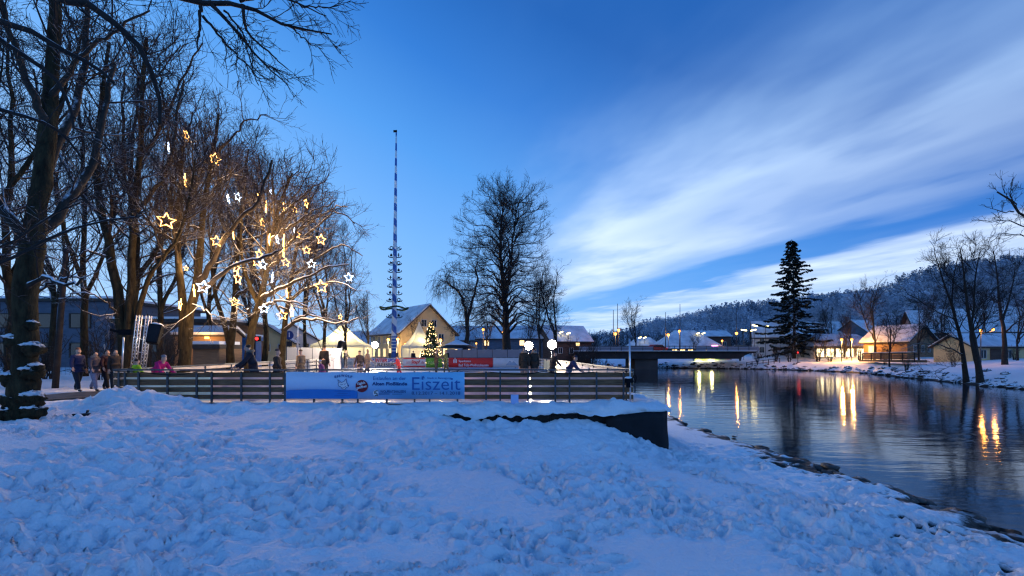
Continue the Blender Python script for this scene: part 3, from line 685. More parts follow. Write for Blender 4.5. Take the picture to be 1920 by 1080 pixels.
# great central tree behind the rink
def central_tree():
    rng = np.random.default_rng(51); Y = 60; X = GX(948, Y); zb = gz(X, Y); H = 24.5
    t1 = guide([(X + .2, Y, zb - .3), (X + .15, Y, 3), (X, Y, 7), (X - .3, Y, 11), (X - .7, Y, 16), (X - .6, Y, 20), (X - .1, Y, 23.6)], .80, .06, 24, .04, rng)
    t2 = guide([(X - .2, Y, 9.5), (X + .6, Y + .4, 13), (X + .9, Y + .3, 17), (X + 1.3, Y, 20), (X + 1.6, Y, 22.2)], .36, .05, 24, .05, rng)
    S = (np.stack([t1[0], t2[0]]), np.stack([t1[1], t2[1]])); lm = []
    for i in range(128):
        h = 3.6 + 19.6 * (i / 127) ** .92; src = t1 if (i % 3 or h < 12) else t2
        z = src[0][:, 2]; j = int(np.argmin(abs(z - h))); p = src[0][j]; a = i * 2.4 + rng.uniform(-.4, .4)
        prof = np.interp(h, [3.5, 6, 9, 12.5, 16, 19, 21.5, 24], [9.4, 8.4, 7.6, 7.6, 6.9, 5.9, 4.6, 2.6]) * rng.uniform(.84, 1.04)
        dx, dy = math.cos(a), math.sin(a); up = np.interp(h, [3.5, 8, 14, 22], [.18, .42, .75, 1.3])
        q = [p, p + np.array([dx * .3, dy * .3, .25 + .1 * up]) * prof, p + np.array([dx * .66, dy * .66, .30 * up + .08]) * prof, p + np.array([dx, dy, .55 * up]) * prof]
        if h < 6: q[3][2] -= .6
        lm.append(guide(q, np.interp(h, [3, 12, 22], [.21, .14, .06]) * rng.uniform(.7, 1.1), .02, 12, .10, rng))
    Lm = stack(lm)
    bb, tw = crown(rng, Lm, (2.1, 2.9, 3.4), ((1.0, 2.6), (.5, 1.4), (.3, .9)), (.12, .10, .06), (.022, .013, .010), .15, (.4, 1.0))
    tree_from('lime_tree', (X, Y, zb), [S], [Lm], bb, tw, 'great solitary lime tree with a tall dome crown behind the rink', None, ('dark_bark', 'dark_limb', 'dark_twig'), (10, 6, 3)).scale = (.95, .95, .925)
central_tree()
def willow():
    rng = np.random.default_rng(61); Y = 56
    tr = [guide([P(872, 668, Y), P(875, 620, Y), P(872, 575, Y), P(858, 545, Y), P(838, 530, Y)], .42, .10, 16, .05, rng), guide([P(875, 610, Y), P(886, 560, Y), P(895, 520, Y), P(890, 500, Y)], .26, .08, 16, .05, rng)]
    S = stack(tr); S[0][0, 0, 2] -= .5
    lm = spawn(rng, S, 1.5, (2.2, 4.6), (.5, 1.2), .25, 12, .03, .14, .017, .03, .3)
    b1 = spawn(rng, lm, 2.2, (1.2, 3.0), (.5, 1.2), .1, 8, -.06, .16, .012, .02, .3)
    b2 = spawn(rng, b1, 3.4, (1.0, 2.6), (.5, 1.3), .1, 7, -.30, .10, .008, .014, .2)
    b3 = spawn(rng, b2, 1.6, (.4, 1.2), (.3, .9), .1, 4, -.3, .1, .008, .012, .2)
    base = Vector(S[0][0, 0]); base.z += .5
    tree_from('willow_tree', base, [S], [lm], [b1], [b2, b3], 'weeping willow with hanging twigs left of the great lime tree', None, ('dark_bark', 'dark_limb', 'dark_twig'), (7, 5, 3))
willow()
protoC = park_tree(71, '', 15, .26, 'bare trees beyond the rink', .62, ('dark_bark', 'dark_limb', 'dark_twig'))
far_spots = [(1012, 56, .80, .3, 'bare tree touching the right side of the great lime tree'), (1042, 62, .90, 2.1, 'rightmost broad bare tree beyond the right floodlight'), (1192, 112, .92, 1.4, 'dark bare tree standing alone beyond the left end of the bridge'),
             (690, 66, .68, 3.3, 'small bare tree between the big tent and the yellow house'), (912, 70, .62, 4.1, 'low bare tree behind the willow'), (772, 68, .46, 5.0, 'small bare tree in front of the yellow house wall'),
             (1640, 82, .98, .7, 'spreading bare tree behind the wooden footbridge'), (1560, 104, .80, 1.9, 'bare tree beyond the shop right of the spruce'), (1418, 108, .52, 2.8, 'low bare tree at the right end of the bridge'),
             (1300, 100, .40, 3.9, 'small bare tree in front of the hipped snow roof'), (640, 74, .70, 1.1, 'bare tree far behind the big tent'), (990, 84, .66, 5.7, 'distant bare tree seen under the great lime crown'),
             (1595, 92, .62, 2.2, 'bare tree over the two orange lamps'), (1588, 87.5, .40, .9, 'small bare tree lit orange by the twin lamps'), (1528, 93, .55, 4.6, 'low bare tree between the spruce and the shop'), (1668, 70, .58, 3.3, 'bare tree at the inlet in front of the wooden barn'), (1722, 74, .66, 5.1, 'bare tree right of the wooden barn gable'), (1768, 70, .72, .2, 'bare tree in front of the big dim house'), (1846, 74, .70, 2.4, 'bare tree behind the double street lamp'), (1908, 60, .62, 4.0, 'bare tree before the long low building at the right edge'), (1476, 112, .6, 1.6, 'bare tree behind the foot of the spruce')]
for i, (px, Y, s, rz, lab) in enumerate(far_spots):
    o = protoC if i == 0 else copy_tree(protoC); place(o, px, Y, s, rz, lab)
# trees on the far bank, right
def bank_tree(seed, label, Y, stems, limbs, **k):
    return px_tree(seed, 'bank_tree', label, Y, stems, limbs, group='bare trees on the far river bank', mats=('dark_bark', 'dark_limb', 'dark_twig'), d=(1.9, 3.2, 4.2), L=((1.4, 3.2), (.6, 1.7), (.3, .9)), rmin=(.020, .014, .011), roll=False, **k)
A2 = dict(dens=.62, length=(2.6, 5.4), ang=(.5, 1.05), t0=.30)
bank_tree(81, 'leaning bare tree on the far bank left of the double street lamp', 49, [([(1812, 700), (1806, 668), (1795, 610), (1780, 560), (1765, 515), (1752, 475)], .30, .05), ([(1797, 620), (1785, 560), (1790, 510), (1800, 470)], .14, .04)],
          [([(1806, 665), (1770, 650, -.5), (1720, 645, -1), (1690, 655, -1.2)], .09, .02), ([(1802, 640), (1760, 620, -.6), (1715, 612, -1), (1680, 620, -1.4)], .09, .02), ([(1795, 600), (1750, 580), (1710, 555), (1690, 540)], .08, .02), ([(1808, 680), (1770, 690, -.8), (1735, 700, -1.2)], .05, .015)], auto=A2)
bank_tree(82, 'thickest bare tree on the far bank with a straight twin stem', 47.5, [([(1838, 706), (1832, 670), (1826, 640), (1815, 580), (1808, 520), (1800, 465)], .36, .05), ([(1834, 690), (1822, 640), (1826, 570), (1830, 510), (1838, 470)], .20, .05)],
          [([(1820, 600), (1850, 560), (1880, 530), (1900, 520)], .08, .02), ([(1812, 550), (1780, 520), (1760, 490)], .07, .02)], auto=A2)
bank_tree(83, 'bare tree beside the right edge behind the double street lamp', 56, [([(1884, 662), (1882, 620), (1874, 570), (1870, 520), (1862, 470)], .34, .06), ([(1880, 600), (1895, 550), (1905, 490)], .16, .04)],
          [([(1884, 625), (1905, 605, -1), (1940, 580, -1.6)], .12, .03), ([(1874, 570), (1840, 550), (1810, 555)], .08, .02)], auto=A2)
def edge_bough():
    """tree standing out of frame on the far bank, boughs reach in at the right edge"""
    rng = np.random.default_rng(91); Y = 40; zb = -.4; X = GX(2010, Y)
    def g(pts, r0, r1): return guide([P(a, b, Y + c) for a, b, c in pts], r0, r1, 16, .04, rng)
    tr = guide([(X + 3.4, Y, zb - .4), (X + 3.2, Y, 5), P(2000, 460, Y), P(1950, 420, Y), P(1912, 400, Y), P(1890, 370, Y), P(1870, 360, Y)], .5, .06, 16, .03, rng)
    lm = stack([g([(1985, 445, 0), (1930, 430, -.3), (1895, 415, -.5), (1862, 415, -.6), (1830, 412, -.8)], .10, .02), g([(1990, 452, 0), (1930, 443, .2), (1890, 438, .3), (1858, 442, .5)], .11, .02),
                g([(1905, 390, 0), (1895, 360, 0), (1898, 335, 0)], .07, .02), g([(1890, 370, 0), (1880, 350, .2), (1878, 335, .2)], .05, .02), g([(1900, 397, 0), (1870, 395, -.5), (1840, 384, -.6)], .06, .015),
                g([(1960, 425, 0), (1935, 380, 0), (1925, 340, 0)], .09, .03), g([(1990, 460, 0), (1930, 480, -.6), (1880, 500, -1)], .08, .02)])
    T = (tr[0][None], tr[1][None]); bb, tw = crown(rng, lm, (2.2, 3.2, 4.4), ((.6, 1.8), (.4, 1.1), (.2, .6)), rmin=(.018, .014, .011), t0=.25)
    b2, t2 = crown(rng, (T[0][:, 8:], T[1][:, 8:]), (1.6, 3, 4), ((.6, 1.8), (.4, 1.1), (.2, .6)), rmin=(.018, .014, .011))
    tree_from('bank_tree', (X + 3.4, Y, zb), [T], [lm], bb + b2, tw + t2, 'tree beyond the right edge whose dark boughs reach into the sky', 'bare trees on the far river bank', ('dark_bark', 'dark_limb', 'dark_twig'), (8, 6, 3))
edge_bough()
# leafless bushes
def bush(seed, h=2.4, n=16, mats='dark_twig'):
    rng = np.random.default_rng(seed); st = []
    for i in range(n):
        a = rng.uniform(0, 6.28); l = rng.uniform(.15, .8); hh = h * rng.uniform(.6, 1.1)
        st.append(guide([(math.cos(a) * .15, math.sin(a) * .15, -.25), (math.cos(a) * l * .5 * h * .5, math.sin(a) * l * .5 * h * .5, hh * .5), (math.cos(a) * l * h * .55, math.sin(a) * l * h * .55, hh)], .035, .014, 8, .04, rng))
    S = stack(st); b = spawn(rng, S, 2.6, (.5, 1.3), (.3, .9), .15, 5, .06, .15, .012, .015, .3); c = spawn(rng, b, 4, (.2, .7), (.3, 1), .1, 3, .03, .15, .012, .012, .3)
    root = thing('bush', (0, 0, 0), '', 'bush', 'leafless bushes along the river')
    v, q = tubes(S, 4); mesh_obj('stem', v, q, M['dark_limb'], root, True); v, q = merge([tubes(b, 3), tubes(c, 3)]); mesh_obj('twig', v, q, M[mats], root)
    return root
bA, bB = bush(101), bush(102, 3.2, 12); usedb = set()
for k, px, Y, s, lab in [('A', 1092, 62, 1.0, 'bush left of the bridge nearest the rink fence'), ('B', 1110, 66, 1.5, 'tallest bush left of the bridge'), ('A', 1130, 72, 1.2, 'bush hiding the left end of the bridge'), ('B', 1080, 72, 1.4, 'bush behind the right floodlight'), ('A', 1150, 74, .7, 'low bush in front of the bridge girder left of the pier'),
                   ('B', 1116, 76, 1.1, 'bush against the left bridge railing'), ('A', 1262, 107, .9, 'bush right of the bridge pier'), ('B', 1420, 92.5, 1.0, 'bush on the snowy bank under the bridge end'), ('A', 1455, 91.5, 1.1, 'bush on the bank left of the spruce'), ('B', 1480, 90.5, 1.0, 'bush under the red lamp at the foot of the spruce'),
                   ('A', 1534, 89, 1.6, 'broad bush in front of the left shop windows'), ('B', 1556, 87, 1.2, 'upright bush before the shop windows'), ('A', 1612, 84, 1.1, 'many stemmed bush left of the footbridge'), ('B', 1660, 74, 1.0, 'bush at the inlet under the footbridge'), ('A', 1700, 63, .8, 'bush at the stony point right of the inlet'),
                   ('B', 1788, 58, .7, 'dark shrub left of the double street lamp'), ('A', 1902, 62, .7, 'dark shrub by the long low wall at the right'), ('B', 1505, 96, 1.4, 'bush against the spruce trunk'), ('A', 1580, 90, 1.5, 'bush lit orange by the twin lamps'), ('A', 1388, 97, 1.0, 'bush right of the graffiti wall'), ('A', 90, 27, 1.1, 'leafless bush behind the leaning utility pole'), ('B', 190, 26, 1.0, 'leafless bush behind the walking group'), ('B', 288, 25, .8, 'snowy bush under the loudspeaker behind the fence'), ('A', 310, 27, 1.2, 'snowy bush left of the forked lit trunk'), ('B', 30, 20, 1.0, 'leafless bush left of the burred trunk')]:
    o = (bA if k == 'A' else bB) if k not in usedb else copy_tree(bA if k == 'A' else bB); usedb.add(k); place(o, px, Y, s, px * .7, lab)

# spruce on the far bank
def spruce():
    rng = np.random.default_rng(111); Y = 95; X = GX(1489, Y); zb = gz(X, Y); H = E + (660 - 449) / F * Y - zb
    root = thing('spruce_tree', (X, Y, zb), 'tall dark spruce on the far river bank with a thinner right side', 'tree')
    tr = guide([(X, Y, zb - .4), (X, Y, zb + H * .5), (X - .5, Y, zb + H)], .42, .04, 20); v, q = tubes((tr[0][None], tr[1][None]), 8); mesh_obj('trunk', v, q, M['dark_bark'], root, True)
    V = []; Q = []; br = []
    for i in range(190):
        f = (i / 190) ** .9; z = zb + 1.6 + (H - 1.7) * f; a = i * 2.39996 + rng.uniform(-.4, .4)
        Lb = (6.4 * (1 - f) ** .85 + .5) * rng.choice([.45, .75, 1.0, 1.15]) * rng.uniform(.85, 1.1); dx, dy = math.cos(a), math.sin(a)
        if .3 < f < .75 and dx > .2: Lb *= rng.choice([.5, .9, 1.1])
        x0 = X - .5 * f
        dr = rng.uniform(-.50, -.14); p = np.array([[x0 + dx * Lb * s, Y + dy * Lb * s, z + Lb * (dr * s + .20 * s * s) * (1.3 - f) + .12 * math.sin(7 * s + i)] for s in np.linspace(0, 1, 7)]); br.append((p, np.linspace(.05, .015, 7)))
        n = int(Lb * (26 if dx < .25 or f > .75 or f < .3 else 13)) + 8
        s = rng.uniform(.12, 1, n) ** .8; k = np.minimum((s * 6).astype(int), 5); ff = (s * 6 - k)[:, None]; c = p[k] * (1 - ff) + p[k + 1] * ff
        side = np.where(rng.random(n) < .5, 1, -1)[:, None] * np.array([-dy, dx, 0]); ln = rng.uniform(.35, .95, n)[:, None] * (.5 + .5 * (1 - s[:, None] * .5))
        d = unit(side * rng.uniform(.1, 1, (n, 1)) + np.array([dx, dy, 0]) * rng.uniform(.2, .9, (n, 1)) + np.array([0, 0, -1]) * rng.uniform(.15, .9, (n, 1)))
        w = unit(np.cross(d, rng.normal(size=(n, 3)))) * (.07 + .09 * rng.random((n, 1)))
        b = sum(len(x) for x in V); V.append(np.stack([c - w, c + d * ln * .5 - w * 1.3, c + d * ln, c + d * ln * .5 + w * 1.3], 1).reshape(-1, 3)); Q.append(np.arange(n * 4).reshape(n, 4) + b)
    bo = mesh_obj('bough', *tubes(stack(br), 4), M['dark_limb'], root, True)
    mesh_obj('crown', np.concatenate(V), np.concatenate(Q), M['conifer'], root)
spruce()

# ------------------------------------------------------------------ lettering
def letters(txt, name, o, ux, w, h, mat_, parent, off=(0, -.004, 0), bold=0.0, align='LEFT', shear=0.0, up=None, track=1.0):
    """flat lettering: o = lower left corner (world), ux = reading direction, fitted to w x h"""
    cu = bpy.data.curves.new('lettering', 'FONT'); cu.body = txt; cu.size = 1.0; cu.offset = bold; cu.shear = shear; cu.space_character = track; cu.resolution_u = 3
    t = bpy.data.objects.new('lettering', cu); COL.objects.link(t); bpy.context.view_layer.update()
    me = t.evaluated_get(bpy.context.evaluated_depsgraph_get()).to_mesh()
    vs = np.array([v.co[:] for v in me.vertices]); fs = [tuple(p.vertices) for p in me.polygons]
    t.evaluated_get(bpy.context.evaluated_depsgraph_get()).to_mesh_clear(); bpy.data.objects.remove(t); bpy.data.curves.remove(cu)
    lo = vs.min(0); hi = vs.max(0); vs[:, 0] = (vs[:, 0] - lo[0]) / (hi[0] - lo[0]) * w; vs[:, 1] = (vs[:, 1] - lo[1]) / (hi[1] - lo[1]) * h
    ux = np.array(Vector(ux).normalized()); uz = np.array(up) if up is not None else np.array((0, 0, 1.0))
    out = np.array(o) + np.array(off) + vs[:, :1] * ux + vs[:, 1:2] * uz
    return mesh_obj(name, out, fs, mat_, parent)
def flat(name, col, rough=.6, trans=0.0): 
    if name not in M: M[name] = mat(name, col, rough, .05, 3, trans=trans)
    return M[name]

# ------------------------------------------------------------------ rink fences
BOARDS = [(.807, .95), (.555, .74), (.335, .486), (.115, .25)]
def fence(label, A, B, posts, boards=BOARDS, wood='wood', post_side=-1, rail=True, name='rink_fence', group='plank fences round the ice rink', ph=1.02):
    A = Vector(A); B = Vector(B); d = (B - A); L = d.length; d.normalize(); n = Vector((d.y, -d.x, 0))
    root = thing(name, A, label, 'fence', group)
    for lo, hi in boards:
        mb = MB(); k = max(1, round(L / 4.1)); rr = random.Random(int(lo * 100))
        a = A + Vector((0, 0, (lo + hi) / 2 + rr.uniform(-.006, .006))); mb.bar(a, a + d * L, .028, hi - lo); mb.build('plank', M[wood], root)
    if rail:
        mb = MB(); a = A + n * post_side * -.0 + Vector((0, 0, 1.035)); mb.bar(a, a + d * L, .07, .05); mb.build('top_rail', M['steel'], root)
    for t in posts:
        mb = MB(); p = A + d * t + n * (post_side * -.042)
        mb.box((p.x, p.y, ph / 2 - .03), (.05, .05, ph), math.atan2(d.y, d.x))
        mb.box((p.x, p.y, .0), (.12, .10, .02), math.atan2(d.y, d.x)); mb.build('post', M['steel'], root)
    return root, A, d, n
FY = 14.4
def fx(px): return GX(px, FY)
fpx = [225, 236.5, 262, 316, 370.6, 398.7, 454, 507.5, 535.6, 590, 643, 672, 726, 778, 806, 858, 911.5, 938, 990, 1041, 1067.5, 1118, 1168.5]
FA, FB = Vector((-12.6, FY, 0)), Vector((3.83, FY, 0))
froot, *_ = fence('front plank fence of the rink facing the camera with dark steel posts', FA, FB, [fx(p) + 12.6 for p in fpx])
# short lighter plank behind the left end and the lower rear corner return
mb = MB(); pts = []
for i in range(161):
    x = -12.5 + 16.3 * i / 160; u = (x + 12.5) % 2.7 / 2.7; pts.append((x, FY - .085, 1.0 - .16 * (4 * u * (1 - u)) * (.6 + .4 * math.sin(x * 1.7))))
tag(mb.tube(pts, .012, 5).build('cable', M['black'], smooth=True), 'black cable looping along the top of the front rink fence', 'cable')
# translucent sheets that line the inside of the front fence
lin = [(-12.3, -9.55, (.50, .66, .78), 'pale blue advertising sheet lining the front fence at its left end'), (-9.5, -7.3, (.62, .60, .70), 'lilac white sheet lining the front fence between its left posts and the banner'),
       (-7.2, -1.6, (.66, .64, .70), 'white sheet lining the front fence behind the blue banner'), (-1.5, .55, (.66, .58, .66), 'white sheet lining the front fence right of the blue banner'), (.62, 3.6, (.52, .54, .64), 'greyish sheet lining the right end of the front fence')]
for i, (a, b, c, lab) in enumerate(lin):
    m_ = mat('lining_sheet_%d' % i, c, .6, .2, 1.1, trans=.6)
    tag(MB().box(((a + b) / 2, FY + .062, .48), (b - a, .012, .84)).build('lining_sheet', m_), lab, 'sheet', 'sheets lining the front fence')
bx = P(969, 750, FY - .1)
mb = MB(); mb.box((GX(965, 14.25), 14.26, .115), (.24, .05, .30)); tag(mb.build('notice_board', flat('pale_blue_card', (.45, .55, .85))), 'small pale blue board leaning against the front fence in the snow', 'board')
SIDE = [(.86, .99), (.58, .78), (.30, .50), (.06, .22)]
fence('left side fence of the rink seen from inside with pale planks', RL0, RL1, [i * 2.4 + .6 for i in range(13)], SIDE, 'light_wood', -1)
fence('right side fence of the rink running back towards the river trees', RR0, RR1, [i * 2.4 + .6 for i in range(13)], SIDE, 'light_wood', 1)
fence('back fence of the rink carrying the advertising banners', RL1 + Vector((.1, .02, 0)), RR1 - Vector((.1, -.02, 0)), [i * 2.4 + .3 for i in range(8)], SIDE, 'light_wood', -1)

def banner_flat(name, label, x0, x1, z0, z1, Y, m_, group='advertising banners on the rink fences'):
    root = thing(name, ((x0 + x1) / 2, Y, z0), label, 'banner', group)
    n = 14; v = []; 
    for i in range(n + 1):
        x = x0 + (x1 - x0) * i / n; sag = .012 * math.sin(i * 1.9) - .01 * math.sin(math.pi * i / n)
        v += [(x, Y + .006 * math.sin(i * 1.3), z0 - sag * .3), (x, Y + .006 * math.sin(i * 1.3 + .5), z1 + sag)]
    v += [(a, b + .008, c) for a, b, c in v]; k = 2 * (n + 1)
    f = [(2 * i, 2 * i + 2, 2 * i + 3, 2 * i + 1) for i in range(n)] + [(k + 2 * i, k + 2 * i + 1, k + 2 * i + 3, k + 2 * i + 2) for i in range(n)]
    f += [(2 * i + 1, 2 * i + 3, k + 2 * i + 3, k + 2 * i + 1) for i in range(n)] + [(2 * i, k + 2 * i, k + 2 * i + 2, 2 * i + 2) for i in range(n)]
    mesh_obj('sheet', v, f, m_, root, True); return root
# the long blue banner
def blue_material():
    m = bpy.data.materials.new('banner_print'); m.use_nodes = True; t = m.node_tree; bs = t.nodes['Principled BSDF']; bs.inputs['Roughness'].default_value = .5
    tc = N(t, 'ShaderNodeNewGeometry'); sp = N(t, 'ShaderNodeSeparateXYZ'); t.links.new(tc.outputs['Position'], sp.inputs[0])
    u = mth(t, 'DIVIDE', mth(t, 'ADD', sp.outputs[0], 7.15), 5.65)
    c = ramp(t, u, [(0, (.68, .74, .86)), (.42, (.55, .70, .88)), (.62, (.24, .56, .82)), (1, (.25, .60, .86))], 'LINEAR')
    v = mth(t, 'DIVIDE', mth(t, 'SUBTRACT', sp.outputs[2], .1), .88)
    c = mixc(t, ramp(t, v, [(.25, .55), (.75, 0.0)], 'LINEAR'), c, (.06, .28, .66))      # printed fade
    bn = noise(t, tc.outputs['Position'], 1.6, 3, .5); bp_ = N(t, 'ShaderNodeBump'); bp_.inputs['Strength'].default_value = .5; bp_.inputs['Distance'].default_value = .12; t.links.new(bn, bp_.inputs['Height']); t.links.new(bp_.outputs[0], bs.inputs['Normal'])
    t.links.new(c, bs.inputs['Base Color']); return m
BX0, BX1, BZ0, BZ1, BY = GX(536, 14.28), GX(871, 14.28), E - (748 - 660) / F * 14.28, E - (697.5 - 660) / F * 14.28, 14.28
bb_ = banner_flat('banner', 'long blue banner with white and navy lettering hung on the front rink fence', BX0, BX1, BZ0, BZ1, BY, blue_material())
def bp(u, v): return (BX0 + (u - 80) / (1875 - 80) * (BX1 - BX0), BY - .02, BZ1 - (v - 725) / (1000 - 725) * (BZ1 - BZ0))    # from the enlarged crop of the banner
navy = flat('navy_print', (.012, .05, .20)); mid = flat('blue_print', (.03, .13, .40)); deep = flat('deep_blue_print', (.03, .20, .56)); wht = flat('white_print', (.75, .76, .80)); redp = flat('dark_red_print', (.22, .012, .02)); blk = flat('black_print', (.012, .012, .015))
px_w = (BX1 - BX0) / 1795; px_h = (BZ1 - BZ0) / 275
def btext(txt, u0, u1, v0, v1, m_, bold=0.0, **k):
    letters(txt, 'lettering', bp(u0, v1), (1, 0, 0), (u1 - u0) * px_w, (v1 - v0) * px_h, m_, bb_, (0, k.pop('dy', -.003), 0), bold, **k)
wave = [bp(84, 915)] + [bp(80 + i * 40, 912 - 11 * math.sin(i / 17 * math.pi)) for i in range(1, 18)] + [bp(800, 925), bp(800, 994), bp(84, 994)]
MB().prism(wave, (0, .006, 0), (0, .008, 0)).build('wave_print', deep, bb_)
btext('Eislaufen an der', 960, 1290, 770, 806, mid); btext('Alten Floßlände', 948, 1300, 826, 862, navy, .03); btext('Eiszeit', 1350, 1835, 778, 908, mid, -.005)
btext('Stadt in Bewegung', 1502, 1742, 776, 800, mid, .01, dy=-.006); btext('8.12.2017 – 14.1.2018', 1345, 1832, 924, 956, navy); btext('WOLFRATSHAUSEN', 1030, 1285, 910, 938, navy, .01)
for a, b, w in [(1015, 1125, 6), (1150, 1250, 4)]: MB().prism([bp(a, 952), bp(b, 952), bp(b, 952 - w), bp(a, 952 - w)], (0, -.004, 0), (0, -.002, 0)).build('rule_print', navy, bb_)
for v, a, b in [(922, 570, 735), (945, 600, 705), (970, 570, 735)]: MB().prism([bp(a, v), bp(b, v), bp(b, v - 5), bp(a, v - 5)], (0, -.004, 0), (0, -.002, 0)).build('rule_print', mid, bb_)
# curved word over the wolf head
uu = 572
for ch, cw in zip('EISWOLF', (20, 7, 20, 34, 25, 18, 19)):
    v_ = 788 - 15 * math.sin((uu + cw / 2 - 572) / 180 * math.pi); btext(ch, uu, uu + cw, v_ - 24, v_, navy, .03); uu += cw + 6
wolf = [(604, 802), (640, 832), (668, 820), (688, 792), (692, 828), (704, 852), (714, 860), (708, 876), (690, 880), (676, 900), (650, 896), (634, 874), (618, 872), (606, 846), (612, 836), (604, 802)]
mb = MB(); mb.prism([bp(*w) for w in wolf[:-1]], (0, -.001, 0), (0, .0005, 0)); mb.build('wolf_emblem', wht, bb_)
mb = MB()
def stroke(mb, pts, w=4.0):
    for (a, b), (c, d) in zip(pts[:-1], pts[1:]):
        l = math.hypot(c - a, d - b); nx_, ny_ = -(d - b) / l * w / 2, (c - a) / l * w / 2
        mb.prism([bp(a + nx_, b + ny_), bp(c + nx_, d + ny_), bp(c - nx_, d - ny_), bp(a - nx_, b - ny_)], (0, -.004, 0), (0, -.002, 0))
stroke(mb, wolf, 5); stroke(mb, [(630, 850), (645, 856), (655, 850)]); stroke(mb, [(664, 846), (676, 850), (684, 842)]); stroke(mb, [(650, 880), (668, 884), (690, 866)]); stroke(mb, [(700, 858), (712, 864)], 9); stroke(mb, [(618, 826), (628, 838)]); mb.build('wolf_outline', navy, bb_)
cx, cz = bp(845, 868)[0], bp(845, 868)[2]; r = 62 * px_w
MB().prism([(cx + r * math.cos(a), BY - .024, cz + r * math.sin(a)) for a in np.linspace(0, 2 * math.pi, 33)[:-1]], (0, -.004, 0), (0, 0, 0)).build('badge', redp, bb_)
upv = (-.20, 0, .98); rx = (.98, 0, .20)
letters('Täglich', 'lettering', Vector(bp(800, 868)) + Vector((0, -.012, 0)), rx, 84 * px_w, 34 * px_h, wht, bb_, (0, 0, 0), .03, up=upv); letters('geöffnet', 'lettering', Vector(bp(795, 908)) + Vector((0, -.012, 0)), rx, 106 * px_w, 34 * px_h, wht, bb_, (0, 0, 0), .03, up=upv)
cx, cz = bp(986, 940)[0], bp(986, 940)[2]
MB().prism([(cx + 27 * px_w * math.cos(a), BY - .024, cz + 33 * px_h * math.sin(a)) for a in np.linspace(0, 2 * math.pi, 21)[:-1]], (0, -.002, 0), (0, 0, 0)).build('shield_emblem', wht, bb_)
mb = MB(); stroke(mb, [(1004, 918), (990, 916), (974, 924), (976, 936), (994, 940), (1002, 950), (994, 962), (976, 968)], 9); stroke(mb, [(990, 940), (968, 944)], 6); stroke(mb, [(996, 956), (1006, 968)], 6)
for i in range(len(mb.v)): mb.v[i] = (mb.v[i][0], mb.v[i][1] - .006, mb.v[i][2])
mb.build('lion_emblem', blk, bb_)
for k in range(5):                                                                      # little star burst over the big word
    a = k * 2 * math.pi / 5 + .3; mb = MB(); stroke(mb, [(1458, 780), (1458 + 20 * math.cos(a), 780 + 20 * math.sin(a))], 6); mb.build('burst_print', mid, bb_)

# banners on the back fence (Y = 45)
Yb = 44.9
def bk(px0, px1, label, m_, y0=671, y1=689):
    return banner_flat('banner', label, GX(px0, Yb), GX(px1, Yb), E - (y1 - 660) / F * Yb, E - (y0 - 660) / F * Yb, Yb, m_)
def bkt(b, txt, px0, px1, y0, y1, m_, bold=.02, **k):
    letters(txt, 'lettering', P(px0, y1, Yb - .02), (1, 0, 0), (px1 - px0) / F * Yb, (y1 - y0) / F * Yb, m_, b, (0, -.006, 0), bold, **k)
white_b = mat('white_banner_cloth', (.78, .75, .74), .6, .04, 2, trans=.25)
b = bk(640, 663, 'small white banner with grey-green handwriting at the left end of the back fence', white_b); bkt(b, 'Wechtl', 642, 660, 676, 684, flat('grey_green_print', (.22, .33, .32)), .0, shear=.3)
b = bk(664, 693, 'white banner with pale purple field between the handwriting and the sports shop banner', mat('pale_purple_banner', (.55, .48, .62), .6, .15, 3))
b = bk(694, 750, 'white banner of the sports shop with red and blue capitals on the back fence', white_b)
bkt(b, 'INTER', 703, 726, 672.3, 679, flat('red_print', (.55, .03, .03)), .02, shear=.15); bkt(b, 'SPORT', 727, 749, 672.3, 679, flat('blue_bold_print', (.02, .04, .34)), .03, shear=.15); bkt(b, 'REISER', 708, 740, 680.5, 687, blk, .0)
MB().prism([P(695.5, 676, Yb - .02), P(701, 672.5, Yb - .02), P(702, 674.5, Yb - .02), P(697, 678, Yb - .02)], (0, -.004, 0), (0, 0, 0)).build('logo_stripe', flat('blue_bold_print', (0, 0, 0)), b)
b = bk(755, 798, 'white banner with a red border and red italic web address', white_b)
bkt(b, 'auto', 762, 770, 677, 682, flat('pink_print', (.65, .35, .35)), 0); bkt(b, 'Stapf', 771, 788, 675.5, 683.5, flat('red_print', 0), .03, shear=.2); bkt(b, '.de', 789, 795.5, 676.5, 682, flat('red_print', 0), 0)
for y0, y1 in [(671.4, 673), (686.3, 688.4)]: MB().prism([P(756, y1, Yb - .02), P(797.5, y1, Yb - .02), P(797.5, y0, Yb - .02), P(756, y0, Yb - .02)], (0, -.004, 0), (0, 0, 0)).build('border_stripe', flat('red_print', 0), b)
b = bk(799, 829, 'bright green banner below the lit fir tree', flat('green_banner', (.12, .30, .03)))
bkt(b, 'natur', 803, 824, 677, 683, flat('pale_green_print', (.45, .6, .2)), 0)
b = bk(841, 924, 'red savings bank banner with white lettering on the back fence', flat('red_banner', (.62, .035, .03)))
bkt(b, 'Sparkasse', 860, 883, 675, 680, wht, .01); bkt(b, 'Bad Tölz-Wolfratshausen', 860, 916, 682, 687, wht, .01)
MB().prism([P(850, 680.5, Yb - .02), P(856.5, 680.5, Yb - .02), P(856.5, 674, Yb - .02), P(850, 674, Yb - .02)], (0, -.003, 0), (0, 0, 0)).build('logo', wht, b)
mb = MB()
for k, (a, c) in enumerate([(675, 676), (677, 677.8), (679, 679.8)]): mb.prism([P(851.3, c, Yb - .03), P(855.3, c, Yb - .03), P(855.3, a, Yb - .03), P(851.3, a, Yb - .03)], (0, -.003, 0), (0, 0, 0))
